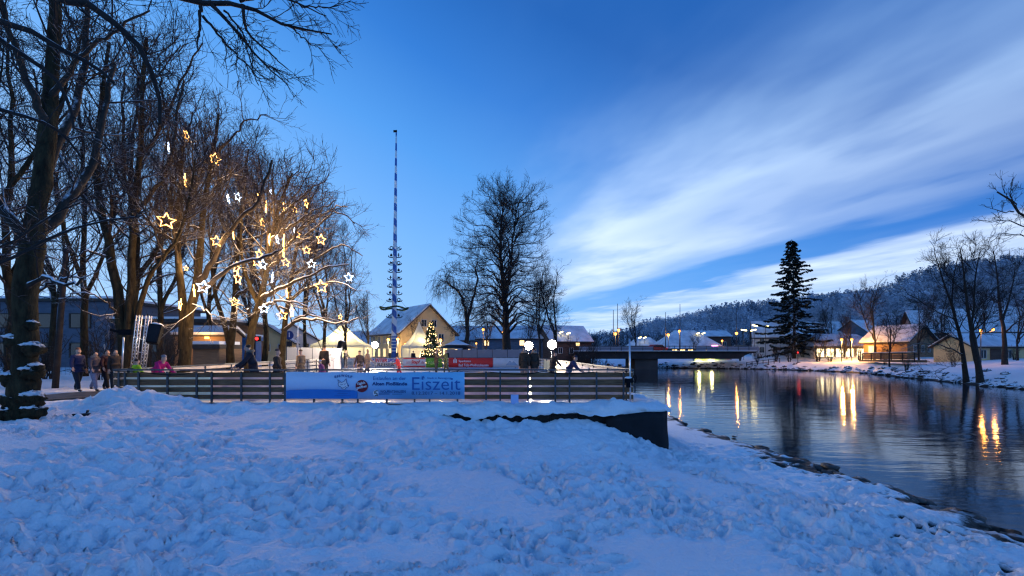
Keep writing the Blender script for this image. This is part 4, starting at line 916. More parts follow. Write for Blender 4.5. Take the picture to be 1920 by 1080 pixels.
mb.build('logo_stripe', flat('red_banner', 0), b); MB().lathe(P(853.2, 671.9, Yb - .03) + Vector((0, 0, -.03)), [(.01, 0), (.06, .03), (.06, .06), (.01, .1)], 8).build('logo_dot', wht, b)
b = bk(925, 974, 'white banner with a grey mountain outline at the right end of the back fence', white_b)
MB().prism([P(948, 685, Yb - .02), P(956, 676, Yb - .02), P(960, 680, Yb - .02), P(963, 677, Yb - .02), P(971, 685, Yb - .02)], (0, -.003, 0), (0, 0, 0)).build('mountain_print', flat('grey_blue_print', (.35, .42, .5)), b)
b = bk(976, 1004, 'yellowish banner at the back right corner behind the dark pair', mat('yellow_banner', (.62, .52, .25), .6, .2, 3))
# banners along the inside of the right fence
for i, (t0, t1, c, lab) in enumerate([(2, 6, (.70, .62, .62), 'pink white banner nearest the camera on the right fence'), (6.4, 10.5, (.62, .55, .58), 'second banner on the right fence with red marks'), (11, 16, (.66, .60, .50), 'cream banner halfway along the right fence'), (16.5, 24, (.5, .5, .35), 'greenish banner at the far half of the right fence')]):
    d = (RR1 - RR0).normalized(); n = Vector((-d.y, d.x, 0)); a = RR0 + d * t0 + n * .05; c2 = RR0 + d * t1 + n * .05
    mb = MB(); mb.bar(a + Vector((0, 0, .52)), c2 + Vector((0, 0, .52)), .012, .80); o = mb.build('banner', mat('side_banner_%d' % i, c, .6, .2, 1.2)); tag(o, lab, 'banner', 'advertising banners on the rink fences')

# white hoardings behind the fences
def hoarding(label, px0, px1, Y0, Y1, h, n):
    a = Vector((GX(px0, Y0), Y0, 0)); b = Vector((GX(px1, Y1), Y1, 0)); d = (b - a); L = d.length; d.normalize(); root = thing('hoarding', a, label, 'hoarding', 'white hoardings beside the rink')
    for i in range(n):
        p = a + d * (L * i / n + .03); q = a + d * (L * (i + 1) / n - .03); MB().bar(p + Vector((0, 0, h / 2)), q + Vector((0, 0, h / 2)), .03, h).build('panel', M['white_sheet'], root)
    for i in range(n + 1):
        p = a + d * (L * i / n); MB().tube([p + Vector((0, 0, -.2)), p + Vector((0, 0, h + .12))], .035, 6).build('post', M['steel'], root)
hoarding('white hoarding behind the left fence in front of the big tent', 537, 641, 33, 43, 1.95, 5)
hoarding('white hoarding behind the red banner left of the great tree', 838, 980, 48, 48, 1.85, 5)

# ------------------------------------------------------------------ terrace wall, cover, snow cap
KY = 13.5
root = thing('quay_wall', (1.5, KY + .3, -1.4), 'dark weathered stone edge of the rink terrace showing between snow piles', 'wall')
mb = MB(); rr = random.Random(3)
for i in range(17):
    x0 = -9 + i * .78; mb.box((x0 + .39, KY + .12 + rr.uniform(-.03, .03), -.80), (.77, .46, 1.17 + rr.uniform(-.05, .03)))
mb.build('stone_course', M['concrete'], root)
mb = MB(); mb.bar((4.36, KY + .45, -.75), (3.0, 46, -.75), .3, 1.35); mb.build('side_wall', M['concrete'], root)
# dark sheet wrapped round the corner
prof = []
v = []; f = []
path = [(2.75, KY - .16), (3.3, KY - .22), (3.9, KY - .25), (4.35, KY - .23), (4.53, KY - .14), (4.60, KY + .2), (4.62, KY + .9), (4.58, KY + 2.0), (4.52, KY + 4)]
for i, (x, y) in enumerate(path):
    for k in range(9):
        z = -.20 - 1.45 * k / 8; bul = .05 * math.sin(k / 8 * math.pi) + .02 * math.sin(i * 2.1 + k); top = (-.30 + .16 * min(1, max(0, (x - 2.75) / 1.0))) if i < 4 else -.14
        z = top + (-1.65 - top) * k / 8; dx = 1 if i >= 4 else 0; v.append((x + (bul if dx else 0), y - (0 if dx else bul), z))
for i in range(len(path) - 1):
    for k in range(8): a = i * 9 + k; f.append((a, a + 9, a + 10, a + 1))
o = mesh_obj('cover_sheet', v, f, M['rubber'], smooth=True); tag(o, 'dark plastic sheet wrapped around the corner of the terrace by the river', 'sheet'); md = o.modifiers.new('thick', 'SOLIDIFY'); md.thickness = .012
# rounded snow lying on the terrace edge
rng = np.random.default_rng(8); v = []; f = []
cap = [(x, KY + .28, -.20) for x in np.arange(-3.6, 4.1, .06)] + [(4.25, KY + .30, -.19), (4.40, KY + .38, -.18), (4.48, KY + .55, -.18)] + [(4.46 - .045 * (y - KY), y, -.18) for y in np.arange(KY + .7, KY + 14, .2)]
nC = len(cap); m_ = 15
for i, (x, y, z) in enumerate(cap):
    p0 = np.array(cap[max(i - 1, 0)]); p1 = np.array(cap[min(i + 1, nC - 1)]); t = (p1 - p0) / np.linalg.norm(p1 - p0); s_ = np.array([t[1], -t[0], 0])
    h = .25 + .14 * math.exp(-((x - 2.9) / .9) ** 2) - .06 * math.exp(-((x - 4.4) / .5) ** 2); w = .48; fade = min(1, (i + 1) / 14)
    for k in range(m_):
        a = math.pi * (k / (m_ - 1)) * 1.12 - .19; q = np.array([x, y, z]) + s_ * math.cos(a) * w * (1 + .34 * float(vnoise(np.array(i * .17), np.array(k * .9), 3))) + np.array([0, 0, max(-.06, math.sin(a) * h * (.4 + .6 * fade))])
        q[2] += (.16 * float(fbm(np.array(q[0]), np.array(q[1]), 1.9, 12, 3)) + .07 * float(fbm(np.array(q[0]), np.array(q[1]), 6.0, 13, 2))) * fade; v.append(q)
for i in range(nC - 1):
    for k in range(m_ - 1): a = i * m_ + k; f.append((a, a + 1, a + m_ + 1, a + m_))
tag(mesh_obj('snow_cap', v, f, M['snow'], smooth=True), kind='structure')
# half buried black log by the left tree
c = P(146, 779, 11.6); mb = MB(); mb.tube([c + Vector((-.28, .05, -.02)), c + Vector((-.05, 0, .01)), c + Vector((.30, 0, .03))], [.035, .05, .045], 7); mb.tube([c + Vector((.22, 0, .02)), c + Vector((.26, 0, .14))], .03, 6)
tag(mb.build('log', M['dark_bark'], smooth=True), 'dark broken branch half buried in the snow left of the snow pile', 'log')
# corner pole with cable box
root = thing('corner_pole', (GX(1182, 14.3), 14.3, -.1), 'tall bright metal pole at the right corner of the front fence', 'pole')
MB().tube([(GX(1182, 14.3), 14.3, -.1), (GX(1180.5, 14.3), 14.3, 2.02)], .028, 10).build('shaft', M['alu'], root, True)
MB().box((GX(1179, 14.28), 14.26, .72), (.22, .14, .16)).box((GX(1178, 14.28), 14.25, .60), (.10, .10, .22)).build('cable_box', M['black'], root); MB().ball((GX(1178.5, 14.2), 14.22, .80), .09, 10, 6, (1.3, .8, .4)).build('snow_pad', M['roof_snow'], root, True)
MB().tube([(GX(1190, 14.3), 14.33, .9), (GX(1194, 14.3), 14.33, .8), (GX(1191, 14.3), 14.33, .62), (GX(1187, 14.3), 14.33, .7)], .014, 6).build('cable_loop', M['black'], root, True)

# ------------------------------------------------------------------ lamps of the rink
def floodlight(px, py, Y, label, energy):
    p = P(px, py, Y); root = thing('floodlight', (p.x, p.y, 0), label, 'floodlight', 'floodlights around the ice rink')
    MB().tube([(p.x, p.y + .1, -.1), (p.x, p.y + .1, p.z)], .035, 8).build('pole', M['steel'], root, True)
    MB().tube([(p.x, p.y + .16, p.z), (p.x, p.y + .005, p.z)], [.18, .36], 20).bar((p.x - .34, p.y + .1, p.z - .1), (p.x + .34, p.y + .1, p.z - .1), .04, .04).build('housing', M['black'], root)
    MB().tube([(p.x, p.y + .0, p.z), (p.x, p.y - .05, p.z)], [.30, .27], 20).build('lamp_face', M['flood'], root)
    d = bpy.data.lights.new('flood_lamp', 'SPOT'); d.energy = energy; d.color = (1, .80, .60); d.spot_size = R_(165); d.spot_blend = .5; d.shadow_soft_size = .25
    o = bpy.data.objects.new('flood_lamp', d); COL.objects.link(o); o.parent = root; o.location = (0, p.y - .16 - Y, p.z); o.rotation_euler = (R_(-80), 0, 0)
    return root
floodlight(703, 647, 44.2, 'brilliant floodlight at the back of the rink beside the big tent', 4200)
floodlight(991, 648, 33.0, 'brilliant floodlight behind the dark pair at the right of the rink', 3000)
floodlight(1035, 646, 31.0, 'rightmost brilliant floodlight on the right fence', 3000)

# ------------------------------------------------------------------ star lights in the trees
def star_mesh(r=.5, tube=.032):
    pts = []
    for i in range(10):
        a = math.pi / 2 + i * math.pi / 5; q = r if i % 2 == 0 else r * .46; pts.append(Vector((math.cos(a) * q, 0, math.sin(a) * q)))
    mb = MB(); mb.tube(pts + [pts[0]], tube, 5, False); return mb
def star_light(first, p, size, yaw, label, cold):
    root = first
    if isinstance(first, str):
        root = thing('star_light', p, label, 'star light', 'glowing star lights hanging in the lime trees')
        star_mesh().build('star', M['star_white' if cold else 'star_warm'], root, local=True)
        MB().tube([(0, 0, .5), (0, 0, 1.3)], .008, 4).build('wire', M['black'], root, local=True)
        d = bpy.data.lights.new('star_glow', 'POINT'); d.energy = 16 if cold else 85; d.color = (.7, .8, 1) if cold else (1, .58, .22); d.shadow_soft_size = .3
        l = bpy.data.objects.new('star_glow', d); COL.objects.link(l); l.parent = root; l.location = (0, -.15, 0)
    else:
        root = first.copy(); COL.objects.link(root)
        for c in first.children: c2 = c.copy(); COL.objects.link(c2); c2.parent = root
        root['label'] = label
    root.location = p; root.rotation_euler = (R_(random.uniform(-6, 6)), R_(random.uniform(-7, 7)), R_(yaw) + math.atan2(-p.x, p.y)); root.scale = (size,) * 3
    return root
STARS = [  # px, py, depth, size, yaw, cold, label
    (350, 254, 22.5, .75, 62, 0, 'highest warm star light, seen nearly edge on in the upper left crown'), (316, 276, 22.5, .75, 84, 1, 'cold white star light edge on, highest and leftmost of the white ones'),
    (403, 298, 21.5, .80, 28, 0, 'warm star light high up right of the highest one, turned half away'), (347, 338, 21.8, .85, 82, 0, 'edge-on warm star light below the highest one on the upright stem'),
    (428, 372, 23, .62, 70, 1, 'cold white star light edge on, left of a close pair high in the middle'), (446, 369, 23.3, .62, 45, 1, 'cold white star light, right of a close pair high in the middle'),
    (312, 414, 20.5, 1.0, 8, 0, 'large warm star light facing the camera at the far left of the lit trees'), (406, 452, 21, .72, 20, 0, 'warm star light facing front on the forked bough above the white star'),
    (437, 437, 21.5, .85, 86, 0, 'thin edge-on warm star light left of the high middle bough'), (443, 502, 21, .80, 60, 0, 'upper one of two warm star lights stacked under the thick snowy bough'), (446, 522, 21, .80, 58, 0, 'lower one of two warm star lights stacked under the thick snowy bough'),
    (381, 538, 20.6, .78, 12, 1, 'bright cold white star light in the trunk fork of the left lit tree'), (364, 546, 20.8, .80, 83, 0, 'edge-on warm star light just left of the white star in the trunk fork'),
    (338, 571, 20.8, .75, 78, 0, 'lowest warm star light at the left, edge on over the barn roof'), (440, 566, 22, .60, 15, 0, 'small warm star light facing front before the dark forked trunk'), (349, 503, 22, .36, 40, 0, 'tiny warm star light on the left stem above the edge-on pair'),
    (486, 369, 22.5, .60, 68, 0, 'warm star light under the upper bough tip in the middle'), (499, 388, 22.3, .80, 85, 0, 'edge-on warm star light just right of the middle bough tip'), (533, 386, 23.5, .82, 80, 0, 'tilted edge-on warm star light high in the right lit crown'),
    (574, 381, 24, .66, 64, 0, 'rightmost warm star light of the high row'), (553, 393, 24.3, .42, 30, 0, 'small warm star light left of the rightmost high one'), (492, 417, 22.4, .55, 55, 0, 'warm star light alone in the middle of the crown under the high row'),
    (552, 435, 24, .62, 84, 1, 'cold white star light edge on, beside a warm one in the right crown'), (558, 440, 23.6, .55, 50, 0, 'warm star light touching the white one in the right crown'), (505, 449, 22.3, .80, 82, 0, 'slanting edge-on warm star light left of the long vertical one'),
    (520, 449, 22.8, .60, 66, 1, 'cold white star light between two edge-on warm ones'), (532, 452, 22.2, .90, 86, 0, 'upper half of a long vertical warm pair in the centre of the crown'), (532, 473, 22.2, .80, 80, 0, 'lower half of a long vertical warm pair in the centre of the crown'),
    (602, 449, 24, .78, 32, 0, 'warm star light turned half away at the right side above the small front-facing one'), (575, 469, 23.5, .58, 10, 0, 'warm star light facing front below and left of the half-turned one'), (486, 477, 21.5, .66, 50, 0, 'upper of a warm pair on the end of the thick snowy bough'),
    (482, 491, 21.5, .66, 24, 0, 'lower of a warm pair on the end of the thick snowy bough'), (493, 496, 21.8, .66, 40, 1, 'cold white star light beside the warm pair on the snowy bough'), (536, 492, 22.6, .62, 26, 0, 'warm star light straight below the long vertical pair'),
    (584, 495, 23, .62, 10, 1, 'cold white star light facing front on the upper right bough'), (511, 521, 22.6, .85, 82, 1, 'cold white star light edge on in the fork of the mossy trunk'), (654, 520, 24.5, .68, 14, 1, 'rightmost cold white star light near the crown edge'),
    (602, 537, 22.8, .92, 10, 0, 'large warm star light facing front at the lower right'), (538, 550, 22.4, .72, 80, 0, 'edge-on warm star light under the fork of the rightmost tree'), (495, 579, 22, .62, 8, 1, 'lowest cold white star light on the mossy trunk'),
    (529, 591, 22, .68, 8, 0, 'lowest warm star light facing front at the rightmost trunk'), (547, 584, 22.4, .85, 72, 0, 'edge-on warm star light beside the lowest front-facing one'), (638, 594, 24.5, .42, 50, 0, 'small warm star light at the bough end above the tent peak'), (508, 360, 24, .40, 60, 1, 'small cold white star light at the top between the bough tip and the slanting one')]
first = {}
for px, py, Y, s, yaw, cold, lab in STARS:
    o = star_light(first.get(cold, 'new'), P(px, py, Y), s * .74, yaw, lab, cold); first.setdefault(cold, o)

# ------------------------------------------------------------------ maypole
def maypole():
    Y = 52.0; X = GX(738, Y); zb = 0.0; H = E + (660 - 249) / F * Y
    root = thing('maypole', (X, Y, zb), 'tall blue and white spiral maypole with guild signs on both sides', 'maypole')
    top = Vector((X + (743 - 738) / F * Y, Y, H)); base = Vector((X, Y, -.3))
    def at(z): return base + (top - base) * ((z + .3) / (H + .3))
    MB().tube([base, at(H * .25), at(H * .5), at(H * .75), top], [.30, .27, .22, .16, .075], 14).build('pole', M['maypole'], root, True)
    ml = MB(); a = at(H); ml.box(a + Vector((-.12, 0, .18)), (.42, .03, .26)); ml.tube([a, a + Vector((0, 0, .34))], .02, 6); ml.build('weather_vane', M['black'], root)
    for i, py in enumerate([467, 481, 495, 509, 523, 537, 551, 564, 594]):
        z = E + (660 - py) / F * Y; p = at(z); l = .72 + .025 * i
        ar = MB(); 
        for s in (-1, 1): ar.tube([p + Vector((s * .1, 0, -.10)), p + Vector((s * l * .6, 0, -.12)), p + Vector((s * l * .92, 0, -.04)), p + Vector((s * l, 0, .07)), p + Vector((s * l * .93, 0, .10))], .055, 6)
        arm = ar.build('sign_arm', M['black'], root, True)
        for s in (-1, 1):
            c = p + Vector((s * l * .56, 0, .13)); g = MB(); rr = random.Random(i * 2 + s)
            kind = (i * 2 + (s > 0)) % 5
            if kind == 0: g.tube([c + Vector((.17 * math.cos(a_), 0, .17 * math.sin(a_))) for a_ in np.linspace(0, 6.28, 13)], .05, 5, False)
            elif kind == 1: g.bar(c + Vector((-.2, 0, -.14)), c + Vector((.2, 0, .16)), .03, .07); g.bar(c + Vector((-.2, 0, .16)), c + Vector((.2, 0, -.14)), .03, .07)
            elif kind == 2: g.box(c, (.26, .04, .22)); g.box(c + Vector((0, 0, .16)), (.12, .04, .10))
            elif kind == 3: g.box(c + Vector((0, 0, -.02)), (.10, .05, .26)); g.ball(c + Vector((0, 0, .18)), .075, 8, 6); g.box(c + Vector((0, 0, .04)), (.3, .04, .06))
            else: g.prism([c + Vector(q) for q in [(-.22, 0, -.1), (.22, 0, -.1), (.16, 0, .02), (.2, 0, .16), (.04, 0, .08), (-.1, 0, .2), (-.12, 0, .04)]], (0, -.02, 0), (0, .02, 0))
            g.build('guild_sign', M['black'], arm)
    z = E + (660 - 578) / F * Y; p = at(z); ga = MB(); rr = random.Random(2)
    pts = [p + Vector((1.55 * math.cos(a), 1.55 * math.sin(a), .10 * math.sin(a * 4))) for a in np.linspace(0, 2 * math.pi, 33)]; ga.tube(pts, .10, 6, False)
    for q in pts[:-1]:
        for _ in range(5): d = Vector((rr.gauss(0, 1), rr.gauss(0, 1), rr.gauss(0, 1))).normalized(); ga.tube([q, q + d * .2], [.03, .005], 4, False)
    w = ga.build('wreath', M['xmas'], root); sp_ = MB()
    for k in range(4): a = k * math.pi / 2 + .4; sp_.tube([p + Vector((1.5 * math.cos(a), 1.5 * math.sin(a), 0)), p + Vector((.2 * math.cos(a), .2 * math.sin(a), 1.5))], .012, 4)
    sp_.build('wreath_rope', M['black'], root)
    MB().bar((X - .42, Y, -.1), (X - .42, Y, 1.5), .2, .28).bar((X + .42, Y, -.1), (X + .42, Y, 1.5), .2, .28).build('foot_clamp', M['steel'], root)
maypole()

# ------------------------------------------------------------------ tents
def pagoda(label, px, Y, half, wall, peak, rot, lamp, sides=4, open_front=False):
    x = GX(px, Y); root = thing('pagoda_tent', (x, Y, 0), label, 'tent', 'white pagoda tents beside the rink')
    prof = [(1.0, wall), (.72, wall + (peak - wall) * .16), (.48, wall + (peak - wall) * .36), (.26, wall + (peak - wall) * .62), (.10, wall + (peak - wall) * .88), (.05, peak)]
    v = []; f = []; n = 4 * 6
    for s, z in prof:
        for k in range(n):
            a = 2 * math.pi * k / n + rot + math.pi / 4; e = (k % 6) / 6; c0 = Vector((math.cos(math.pi / 2 * (k // 6) + rot + math.pi / 4), math.sin(math.pi / 2 * (k // 6) + rot + math.pi / 4), 0)); c1 = Vector((math.cos(math.pi / 2 * (k // 6 + 1) + rot + math.pi / 4), math.sin(math.pi / 2 * (k // 6 + 1) + rot + math.pi / 4), 0))
            p = c0.lerp(c1, e) * half * 1.414 * s; sag = -.06 * half * math.sin(e * math.pi) * s * (1 - s) * 2; v.append((x + p.x, Y + p.y, z + sag))
    for i in range(len(prof) - 1):
        for k in range(n): f.append((i * n + k, i * n + (k + 1) % n, (i + 1) * n + (k + 1) % n, (i + 1) * n + k))
    roof = mesh_obj('roof', v, f, M['tent'], root)
    MB().ball((x, Y, peak + .08), .10, 8, 6).build('finial', M['alu'], roof)
    for k in range(4):
        a0 = math.pi / 2 * k + rot + math.pi / 4; a1 = a0 + math.pi / 2; c0 = Vector((x + math.cos(a0) * half * 1.414, Y + math.sin(a0) * half * 1.414, 0)); c1 = Vector((x + math.cos(a1) * half * 1.414, Y + math.sin(a1) * half * 1.414, 0))
        mid_ = (c0 + c1) / 2
        MB().tube([c0 + Vector((0, 0, -.1)), c0 + Vector((0, 0, wall))], .045, 6).build('corner_pole', M['alu'], root)
        MB().bar(c0 + Vector((0, 0, wall - .12)), c1 + Vector((0, 0, wall - .12)), .02, .26).build('valance', M['tent'], root)
        if not (open_front and mid_.y < Y - half * .5):
            g = MB(); m2 = 26
            for j in range(m2 + 1):
                q = c0.lerp(c1, j / m2); nrm = (mid_ - Vector((x, Y, 0))).normalized(); q = q + nrm * (.035 * math.sin(j * 2.3) - .08); g.v += [tuple(q + Vector((0, 0, -.05))), tuple(q + Vector((0, 0, wall - .2)))]
            g.f = [(2 * j, 2 * j + 2, 2 * j + 3, 2 * j + 1) for j in range(m2)]; g.build('side_wall', M['tent'], root, True)
    if lamp:
        MB().ball((x + .2, Y - .3, wall + (peak - wall) * .3), .12, 8, 6).build('lamp', M['fairy'], root)
        d = bpy.data.lights.new('tent_lamp', 'POINT'); d.energy = lamp; d.color = (1, .78, .30); d.shadow_soft_size = .2; o = bpy.data.objects.new('tent_lamp', d); COL.objects.link(o); o.parent = root; o.location = (.2, -.4, wall + .3)
    return root
pagoda('big white pagoda tent glowing yellow from inside behind the left hoarding', 643, 53, 2.9, 2.35, 5.0, R_(8), 1000)
pagoda('small pointed white pagoda tent between the maypole and the lit fir', 786, 57, 1.75, 2.3, 5.2, R_(30), 170, open_front=True)
def stall(label, px, Y, half, wall, peak):
    x = GX(px, Y); root = thing('market_stall', (x, Y, 0), label, 'stall', 'market stalls near the rink')
    mb = MB(); mb.lathe((x, Y, 0), [(half * 1.45, wall), (half * .9, wall + (peak - wall) * .35), (half * .3, wall + (peak - wall) * .8), (.04, peak)], 8); mb.build('roof', M['rubber'], root)
    mb = MB(); mb.lathe((x, Y, 0), [(half * .95, wall + (peak - wall) * .40), (half * .6, wall + (peak - wall) * .66), (.2, peak + .06)], 8); mb.build('roof_snow', M['roof_snow'], root, True)
    for k in range(4): a = k * math.pi / 2 + .7; MB().tube([(x + half * 1.2 * math.cos(a), Y + half * 1.2 * math.sin(a), -.1), (x + half * 1.2 * math.cos(a), Y + half * 1.2 * math.sin(a), wall)], .05, 6).build('post', M['steel'], root)
    MB().box((x, Y - half * .8, .55), (half * 1.9, .08, 1.1)).build('counter', M['wood'], root)
stall('dark round market pavilion with a snowy top right of the lit fir', 857, 54, 1.7, 2.05, 2.95)

# ------------------------------------------------------------------ lit fir tree
def lit_fir():
    rng = np.random.default_rng(121); Y = 47; x = GX(808, Y); H = E + (660 - 603) / F * Y
    root = thing('fir_tree', (x, Y, 0), 'small fir tree covered in warm fairy lights behind the rink', 'tree')
    MB().tube([(x, Y, -.1), (x, Y, H * .9)], [.09, .02], 7).build('trunk', M['dark_bark'], root, True)
    n = 5200; t = rng.random(n) ** 1.5; z = .35 + (H - .4) * t; rad = (1.28 * (1 - t) ** .85 + .05) * (.75 + .25 * np.sin(z * 9)) ; a = rng.uniform(0, 6.283, n); r = rad * np.sqrt(rng.uniform(.1, 1, n))
    c = np.stack([x + np.cos(a) * r, Y + np.sin(a) * r, z], 1); d = unit(np.stack([np.cos(a), np.sin(a), rng.uniform(-.7, .3, n)], 1) + rng.normal(0, .3, (n, 3))); w = unit(np.cross(d, rng.normal(size=(n, 3)))) * .028; l = rng.uniform(.14, .30, (n, 1))
    mesh_obj('crown', np.stack([c - w, c + d * l - w * .3, c + d * l + w * .3, c + w], 1).reshape(-1, 3), np.arange(n * 4).reshape(n, 4), M['xmas'], root)
    mb = MB()
    for i in range(150):
        t = rng.random() ** 1.25; z = .4 + (H - .45) * t; rd = 1.25 * (1 - t) ** .85 + .08; a = rng.uniform(math.pi * .95, math.pi * 2.05) if i % 4 else rng.uniform(0, 6.28); mb.ball((x + math.cos(a) * rd, Y + math.sin(a) * rd, z), .026, 5, 4)
    o = mb.build('fairy_light', M['fairy'], root); o['kind'] = 'stuff'
lit_fir()

# ------------------------------------------------------------------ truss tower, loudspeakers, poles
def truss(mb, a, b, w=.22):
    a = Vector(a); b = Vector(b); d = (b - a).normalized(); x = Vector((1, 0, 0)); y = Vector((0, 1, 0)); off = [x * (w / 2) + y * (w / 2), x * (-w / 2) + y * (w / 2), x * (w / 2) - y * (w / 2), x * (-w / 2) - y * (w / 2)]
    for o in off: mb.tube([a + o, b + o], .018, 7)
    n = max(2, int((b - a).length / w)); 
    for i in range(n):
        p = a.lerp(b, i / n); q = a.lerp(b, (i + 1) / n)
        for m_, k in ((0, 1), (2, 3), (0, 2), (1, 3)): mb.tube([p + off[m_ if i % 2 else k], q + off[k if i % 2 else m_]], .010, 4, False)
def loudspeaker(c, s, yaw, label, name='loudspeaker'):
    root = thing(name, c, label, 'loudspeaker', 'black loudspeakers beside the rink', yaw)
    MB().prism([(-.21 * s, 0, -.45 * s), (.21 * s, 0, -.45 * s), (.24 * s, 0, .42 * s), (-.24 * s, 0, .42 * s)], (0, -.28 * s, -.02 * s), (0, .24 * s, 0)).build('cabinet', M['black'], root, local=True)
    MB().prism([(-.18 * s, 0, -.40 * s), (.18 * s, 0, -.40 * s), (.21 * s, 0, .37 * s), (-.21 * s, 0, .37 * s)], (0, -.295 * s, -.02 * s), (0, -.281 * s, -.02 * s)).build('grille', M['rubber'], root, local=True)
    MB().ball((0, 0, .44 * s), .26 * s, 12, 6, (1.0, .95, .30), .12).build('snow_pad', M['roof_snow'], root, True, True)
    root.rotation_euler = (R_(-12), R_(8), yaw)
def trusstower():
    Y = 18.5; root = thing('truss_tower', P(262, 690, Y), 'shiny aluminium truss legs with cross braces behind the left fence', 'truss tower')
    mb = MB(); truss(mb, P(250, 692, Y), P(261, 591, Y), .13); mb.build('truss_leg', M['alu'], root, True); mb = MB(); truss(mb, P(268, 692, Y), P(279, 592, Y), .13); mb.build('truss_leg', M['alu'], root, True)
    mb = MB(); 
    for y in (610, 635, 660): mb.tube([P(257, y, Y), P(275, y + 2, Y)], .018, 5)
    mb.build('cross_brace', M['alu'], root)
    mb = MB(); c = P(240, 623, Y); mb.box(c, (.55, .28, .22)); mb.tube([c + Vector((-.35, 0, .02)), c + Vector((-.7, 0, .1))], .06, 6); mb.tube([c, P(256, 625, Y)], .025, 5); mb.build('spotlight', M['black'], root)
    p = P(290, 626, Y - .1); loudspeaker(tuple(p), .88, R_(28), 'large black loudspeaker hung tilted on the truss tower')
trusstower()
Y = 17.5; root = thing('light_pole', P(230, 692, Y), 'thin bright metal pole standing behind the left corner of the fence', 'pole'); MB().tube([P(229, 692, Y), P(232, 632, Y)], .03, 8).build('shaft', M['alu'], root, True)
Y = 44; p = P(640, 648, Y); root = thing('truss_stand', (p.x, p.y, 0), 'pale lattice stand carrying a small loudspeaker in front of the big tent', 'truss stand')
mb = MB(); truss(mb, (P(632, 0, Y).x, Y, -.1), P(634, 633, Y), .34); mb.build('truss_leg', M['alu'], root, True); loudspeaker(tuple(P(640, 648, Y - .3)), 1.0, R_(-20), 'small black loudspeaker on the lattice stand by the big tent')
def pole(name, label, px, y0, y1, Y, r0, r1, m_, px1=None, cat='pole', group=None, extra=None):
    a = P(px, y0, Y); b = P(px1 or px, y1, Y); root = thing(name, a, label, cat, group); MB().tube([a + Vector((0, 0, -.2)), a.lerp(b, .5), b], [r0, (r0 + r1) / 2, r1], 8).build('shaft', M[m_], root, True)
    MB().ball(b, r1 * 1.5, 8, 5).build('cap', M[m_], root, True); return root
pole('utility_pole', 'leaning brown wooden utility pole left of the walking group', 103, 727, 470, 20, .12, .09, 'dark_bark', 124)
pole('flagpole', 'slim pale flagpole rising in front of the rightmost lit tree', 557, 682, 572, 30, .05, .03, 'alu', 560)
for i, (px, y0, y1, Yy) in enumerate([(1150, 650, 582, 88), (1158, 648, 570, 92), (1248, 650, 586, 90), (1275, 652, 571, 89), (1381, 656, 578, 91)]):
    pole('flagpole', ['left flagpole of the pair at the left end of the bridge', 'taller flagpole of the pair at the left end of the bridge', 'flagpole in front of the left slope of the hipped snow roof', 'tallest flagpole in front of the hipped snow roof', 'flagpole at the right end of the bridge'][i], px, y0, y1, Yy, .10, .05, 'steel', None, 'flagpole', 'flagpoles on the bridge')
# road sign
Y = 42; p = P(543, 662, Y); root = thing('road_sign', (p.x, Y, 0), 'round blue road sign on a post behind the trees', 'road sign'); MB().tube([(p.x, Y, -.1), (p.x, Y, 3.4)], .04, 6).build('post', M['steel'], root)
MB().prism([(p.x + .4 * math.cos(a), Y - .06, 3.15 + .4 * math.sin(a)) for a in np.linspace(0, 6.283, 21)[:-1]], (0, 0, 0), (0, .03, 0)).build('sign_disc', flat('sign_blue', (.03, .06, .25)), root); MB().box((p.x, Y - .06, 2.35), (.5, .03, .45)).build('sign_plate', flat('dark_print', (.03, .03, .04)), root)
pp = [(p.x + .0, Y - .075, 3.38), (p.x, Y - .075, 3.02)]; MB().box((p.x, Y - .07, 3.12), (.07, .02, .28)).ball((p.x, Y - .07, 3.33), .06, 8, 5).build('sign_symbol', wht, root)
# red signal lamps
Y = 36; p = P(478, 635, Y); root = thing('signal_lamp', (p.x, Y, 0), 'pair of red signal lamps on a dark post behind the man in the fur hood', 'signal lamp'); MB().tube([(p.x, Y, -.1), (p.x, Y, p.z + .6)], .06, 6).build('post', M['black'], root); MB().box((p.x, Y, p.z), (.9, .2, .4)).build('housing', M['black'], root)
for s in (-1, 1): MB().ball((p.x + s * .22, Y - .13, p.z), .13, 10, 6).build('lamp', M['red_lamp'], root)

